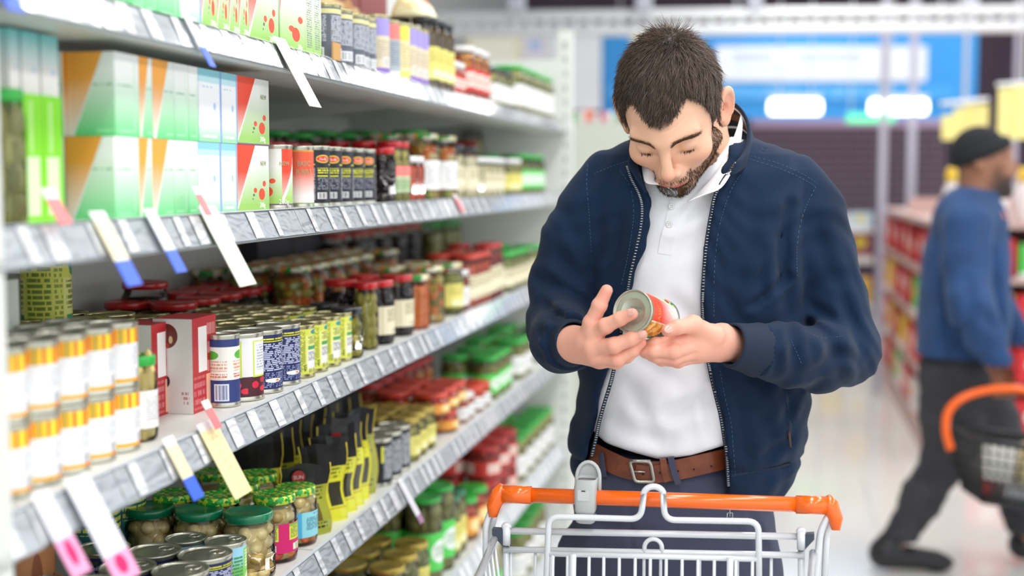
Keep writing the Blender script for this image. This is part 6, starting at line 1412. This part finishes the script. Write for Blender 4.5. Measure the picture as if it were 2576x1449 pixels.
# ================= SECOND SHOPPER =================
D2=4.86; u2=U(2400,1440,D2); O2=Vector((u2.x,D2,0)); man2=empty('person',w2(O2),TH); tag(man2,'bearded person in black beanie and denim jacket walking right with a basket','person')
O2a=np.array(O2)
def m2(name,fn,lo,hi,res,mats,colf=None):
    V,Fq=surfnets(fn,np.minimum(lo,hi),np.maximum(lo,hi),res); o=obj(name,npmesh(name,V-O2a,Fq,mats,True,colf(V) if colf else None),man2); return o
K=lambda px,py,D=D2:UA(px,py,D)
den=mat('denim_blue','1f4474',.85,sheen=.05,col2='193a66',nscale=9); blk=mat('knit_black','17191d',.9,bump=.4,bscale=300); jean=mat('jean_charcoal','38383d',.85,col2='2e2e33',nscale=14)
def body2(Q):
    hd=ell(Q,K(2480,402),(.092,.078,.112)); hd=smin(hd,ell(Q,K(2510,440),(.055,.052,.07)),.03); hd=smin(hd,cap(Q,K(2532,395),K(2556,424),.012,.016),.012)
    hd=smin(hd,cap(Q,K(2534,378),K(2538,378,D2+.02),.02),.01); hd=smin(hd,ell(Q,K(2540,447),(.016,.02,.014)),.008); hd=smin(hd,cap(Q,K(2525,482),K(2530,484),.026),.03)
    hd=smin(hd,cap(Q,K(2462,440),K(2448,540),.062,.07),.03); hd=smin(hd,ell(Q,K(2464,408,D2-.078),(.022,.012,.034)),.006)
    hd=smin(hd,chain(Q,[K(2448,540),K(2420,700),K(2410,900)],[.08,.1,.1],.05),.05)
    arm=chain(Q,[K(2435,590,D2-.14),K(2440,750,D2-.28),K(2506,912,D2-.28),K(2520,940,D2-.28)],[.05,.045,.034,.032],.02)
    h=cap(Q,K(2518,940,D2-.28),K(2524,962,D2-.28),.034,.036)
    for i in range(4): h=smin(h,chain(Q,[K(2502+i*13,958,D2-.295),K(2498+i*13,984,D2-.305),K(2502+i*13,994,D2-.28),K(2506+i*13,984,D2-.26)],[.0105,.0105,.010,.009],.004),.006)
    h=smin(h,chain(Q,[K(2535,945,D2-.28),K(2548,966,D2-.295),K(2545,985,D2-.305)],[.014,.012,.010],.006),.01)
    lg=smin(chain(Q,[K(2410,900),K(2385,1140,D2-.02),K(2320,1250),K(2258,1340)],[.08,.05,.04,.035],.02),chain(Q,[K(2410,900),K(2545,1190,D2+.1),K(2592,1372,D2+.1)],[.08,.05,.035],.02),.02)
    return smin(smin(smin(hd,smin(arm,h,.012),.03),lg,.02),smin(cap(Q,K(2258,1330),K(2250,1395),.036,.04),cap(Q,K(2580,1330,D2+.1),K(2600,1390,D2+.1),.035),.01),.001)
def col2_(V):
    c=np.tile(lin_('9c6a50'),(len(V),1)); p=K(2518,478); bd=np.exp(-((np.linalg.norm((V-p)*np.array([1,.6,1]),axis=1)/.082)**4)); bd*= (V[:,2]<K(2518,443)[2]); q=K(2492,440); b2=np.exp(-((np.linalg.norm((V-q)*np.array([1,.4,.6]),axis=1)/.035)**4)); bd=np.maximum(bd,b2)[:,None]*.95
    c=c*(1-bd)+lin_('17120f')*bd
    e=np.exp(-((np.linalg.norm((V-K(2526,388,D2-.05))*np.array([1,.5,1]),axis=1)/.014)**2))[:,None]*.7; return c*(1-e)+lin_('2a1a14')*e
sk2=mat('skin_brown','9c6a50',.5,attr='Col')
m2('body',body2,K(2200,1440,D2-.3)-[.05,0,.06],K(2640,300,D2+.2)+[.1,0,.05],.009,[sk2],col2_)
m2('beanie',lambda Q:smin(smax(ell(Q,K(2462,385),(.104,.092,.100)),-((Q[:,2]-K(2478,372)[2])-(Q[:,0]-K(2478,372)[0])*.42),.01),smax(np.abs(ell(Q,K(2470,392),(.106,.094,.112)))-.008,np.abs((Q[:,2]-K(2478,376)[2])-(Q[:,0]-K(2478,376)[0])*.42)-.022,.006),.01),K(2350,480,D2-.28),K(2580,290,D2+.2),.006,[blk])
FD=[(2350,760,2330,900,4.7,.02,.012),(2400,700,2390,850,4.7,.02,.012),(2500,640,2520,860,4.7,.02,.012),(2470,560,2440,640,4.7,.02,.010),(2440,780,2490,820,4.6,.02,.012)]
def jac2(Q):
    t=chain(Q,[K(2440,565),K(2430,660),K(2425,780),K(2420,890)],[.135,.145,.155,.165],.06)*1.0
    t=smin(t,smin(cap(Q,K(2436,560,D2-.12),K(2436,560,D2+.14),.085),cap(Q,K(2425,540,D2-.06),K(2440,530,D2+.06),.09),.05),.05); t=smax(t,K(2420,908)[2]-Q[:,2],.012)
    a=smin(chain(Q,[K(2430,570,D2-.15),K(2428,660,D2-.19),K(2440,765,D2-.27),K(2470,840,D2-.27),K(2508,905,D2-.28)],[.085,.080,.074,.062,.048],.03),chain(Q,[K(2440,570,D2+.15),K(2480,720,D2+.2),K(2560,840,D2+.18)],[.08,.07,.05],.03),.001)
    c=np.maximum(np.abs(cap(Q,K(2452,470),K(2442,540),.072,.095))-.008,Q[:,2]-K(2450,480)[2]); return crease(Q,FD,smin(smin(t,a,.02),c,.015))
m2('denim_jacket',jac2,K(2230,930,D2-.36),K(2640,450,D2+.32),.0085,[den])
def tr2(Q):
    a=chain(Q,[K(2405,930),K(2395,1040),K(2385,1140,D2-.02),K(2320,1250),K(2268,1345)],[.135,.115,.085,.072,.062],.04); b=chain(Q,[K(2440,930),K(2485,1060,D2+.08),K(2545,1190,D2+.1),K(2572,1290,D2+.1),K(2592,1372,D2+.1)],[.13,.11,.085,.07,.058],.04)
    return smin(a,b,.03)+.004*np.sin(Q[:,2]*60+Q[:,0]*30)*np.sin(Q[:,2]*33)
m2('trousers',tr2,K(2190,1400,D2-.28)-[0,0,.02],K(2660,860,D2+.3),.010,[jean])
for i,(px,py,D_) in enumerate(((2240,1405,D2),(2590,1395,D2+.12))):
    a=K(px,py,D_); 
    fn=lambda Q,a=a:np.maximum(smin(smin(cap(Q,(a[0]-.03,a[1],.065),(a[0]+.16,a[1]-.005,.045),.052,.038),cap(Q,(a[0]-.02,a[1],.09),(a[0],a[1],.12),.045,.044),.03),ell(Q,(a[0]+.19,a[1],.035),(.05,.045,.03)),.03),.003-Q[:,2])
    V,Fq=surfnets(fn,(a[0]-.12,a[1]-.1,-.01),(a[0]+.28,a[1]+.1,.19),.008); obj('shoe',npmesh('shoe',V-O2a,Fq,[shm]),man2)
# orange headphones round the neck / scarf edge
mb=MB(); mb.tube(smoothpts([U(2478,505,D2-.06),U(2500,520,D2-.09),U(2520,545,D2-.09),U(2528,560,D2-.04)],4),.013,10); mb.v=[tuple(Vector(v)-O2) for v in mb.v]; mb.build('orange_strap',mat('strap_orange','d8713a',.5),man2,True)
# basket
Db=D2-.34; bc=U(2560,1110,Db); bk_=empty('shopping_basket',w2(bc)-Vector((0,0,.22)),TH); bp=mat('basket_black','26272b',.45)
tilt=Matrix.Rotation(math.radians(-8),3,'Y')
hx,hy_,hz_=.215,.14,.22
mb=MB(); top=[(-hx,-hy_),(hx,-hy_),(hx,hy_),(-hx,hy_)]; bot=[(-hx*.72,-hy_*.75),(hx*.72,-hy_*.75),(hx*.72,hy_*.75),(-hx*.72,hy_*.75)]
def bpart(name,mb,m,s=True): o=mb.build(name,m,bk_,s); o.rotation_euler=(0,math.radians(9),0); return o
mb.tube([(x,y,hz_) for x,y in top+[top[0],top[1]]],.013,8); bpart('basket_rim',mb,bp)
mb=MB()
for i in range(4):
    a,b=Vector((*top[i],hz_)),Vector((*top[(i+1)%4],hz_)); c,d=Vector((*bot[i],0)),Vector((*bot[(i+1)%4],0)); n=14 if i%2==0 else 9
    for k in range(n+1): t=k/n; mb.tube([a.lerp(b,t),c.lerp(d,t)],.0045,4)
    for k in range(1,6): t=k/6; mb.tube([a.lerp(c,t),b.lerp(d,t)],.004,4)
o=bpart('basket_lattice',mb,bp); o['kind']='stuff'
mb=MB(); mb.box((0,0,.004),(hx*1.44,hy_*1.5,.008)); bpart('basket_floor',mb,bp,False)
hbase=bk_.location
def ub(px,py,D): return Vector(U(px,py,D))-Vector((bc.x,Db,bc.z-.22))
mb=MB(); mb.tube(smoothpts([ub(2392,1132,Db-.02),ub(2380,1085,Db-.01),ub(2384,1040,Db),ub(2410,1008,Db),ub(2455,988,Db),ub(2515,978,Db),ub(2575,982,Db),ub(2640,1010,Db),ub(2680,1060,Db)],4),.0145,10); mb.build('basket_handle',mat('handle_orange','f4640c',.35),bk_,True)
for k,(dx,dz,w,h,c) in enumerate(((-.10,.10,.12,.13,'f1efe6'),(.02,.10,.10,.14,'e8d9a0'),(.11,.11,.08,.12,'d8dff0'),(-.12,.03,.07,.07,'d2342a'),(.0,.03,.11,.08,'eceef0'))):
    mb=MB(); rbox(mb,[((0,0,0),w/2*.9,.05),((0,0,h*.1),w/2,.055),((0,0,h*.8),w/2,.05),((0,0,h),w/2*.9,.02)],0); mb.face([(w/2*.8,.018,h),(-w/2*.8,.018,h),(-w/2*.8,-.018,h),(w/2*.8,-.018,h)]); 
    o=mb.build('food_packet',mat('packet_'+c,c,.4),None,True); o.matrix_world=bk_.matrix_basis@Matrix.Rotation(math.radians(9),4,'Y')@Matrix.Translation((dx,.0+(.04 if k>2 else -.02),dz-.02 if k<3 else .012)); tag(o,{'f1efe6':'cream','e8d9a0':'straw yellow','d8dff0':'pale blue','d2342a':'red','eceef0':'white'}[c]+' packet lying in the black basket of the second shopper','packet','packets in the shopping basket')
tag(bk_,'black lattice shopping basket with an orange handle carried by the second shopper','basket')
# ================= leave out the repeats nobody can see =================
bpy.context.view_layer.update(); dg=bpy.context.evaluated_depsgraph_get()
cand=[o for o in COL.objects if o.parent is None and o.get('group') and o.name.split('.')[0] in ('glass_jar','food_can','food_pouch','snack_pack','sauce_bottle')]
rootof={}
def rt(o):
    while o.parent is not None: o=o.parent
    return o
eyes=[Vector((0,0,CH)),Vector((.25,0,CH+.1))]
cinv=co.matrix_world.inverted(); kept=0
for o in cand:
    bb=[o.matrix_world@Vector(c) for c in o.bound_box] if o.type=='MESH' else [c.matrix_world@Vector(q) for c in o.children for q in c.bound_box]
    mn=Vector([min(b[i] for b in bb) for i in range(3)]); mx=Vector([max(b[i] for b in bb) for i in range(3)]); mid=(mn+mx)/2; rad=(mx.x-mn.x)/2; see=False
    for ei,e in enumerate(eyes):
        d=(mid-e); d.z=0; d.normalize(); sd=Vector((-d.y,d.x,0))
        for fz in (.96,.6,.2,1.0):
            for fs in (-.8,0,.8):
                t=mid+sd*rad*fs; t.z=mn.z+(mx.z-mn.z)*fz
                if fz==1.0: t+=d*rad*.3; t.z+=.0005
                q=cinv@t
                if q.z>-.1: continue
                px=-q.x/q.z*F; py=q.y/q.z*F
                if abs(px)>1340 or abs(py)>770: continue
                org=e.copy(); dr=(t-e); L_=dr.length; dr.normalize()
                for _ in range(6):
                    hit,loc,n,idx,ho,mw=S.ray_cast(dg,org,dr)
                    if not hit or (loc-e).length>L_+rad*2: see=True; break
                    r_=rt(ho.original if hasattr(ho,'original') else ho)
                    if r_==o: see=True; break
                    if ho.name.startswith('clear_cover') : org=loc+dr*.001; continue
                    break
                if see: break
            if see: break
        if see: break
    if not see:
        for c in list(o.children_recursive): bpy.data.objects.remove(c)
        bpy.data.objects.remove(o)
    else: kept+=1
print('kept',kept,'of',len(cand))
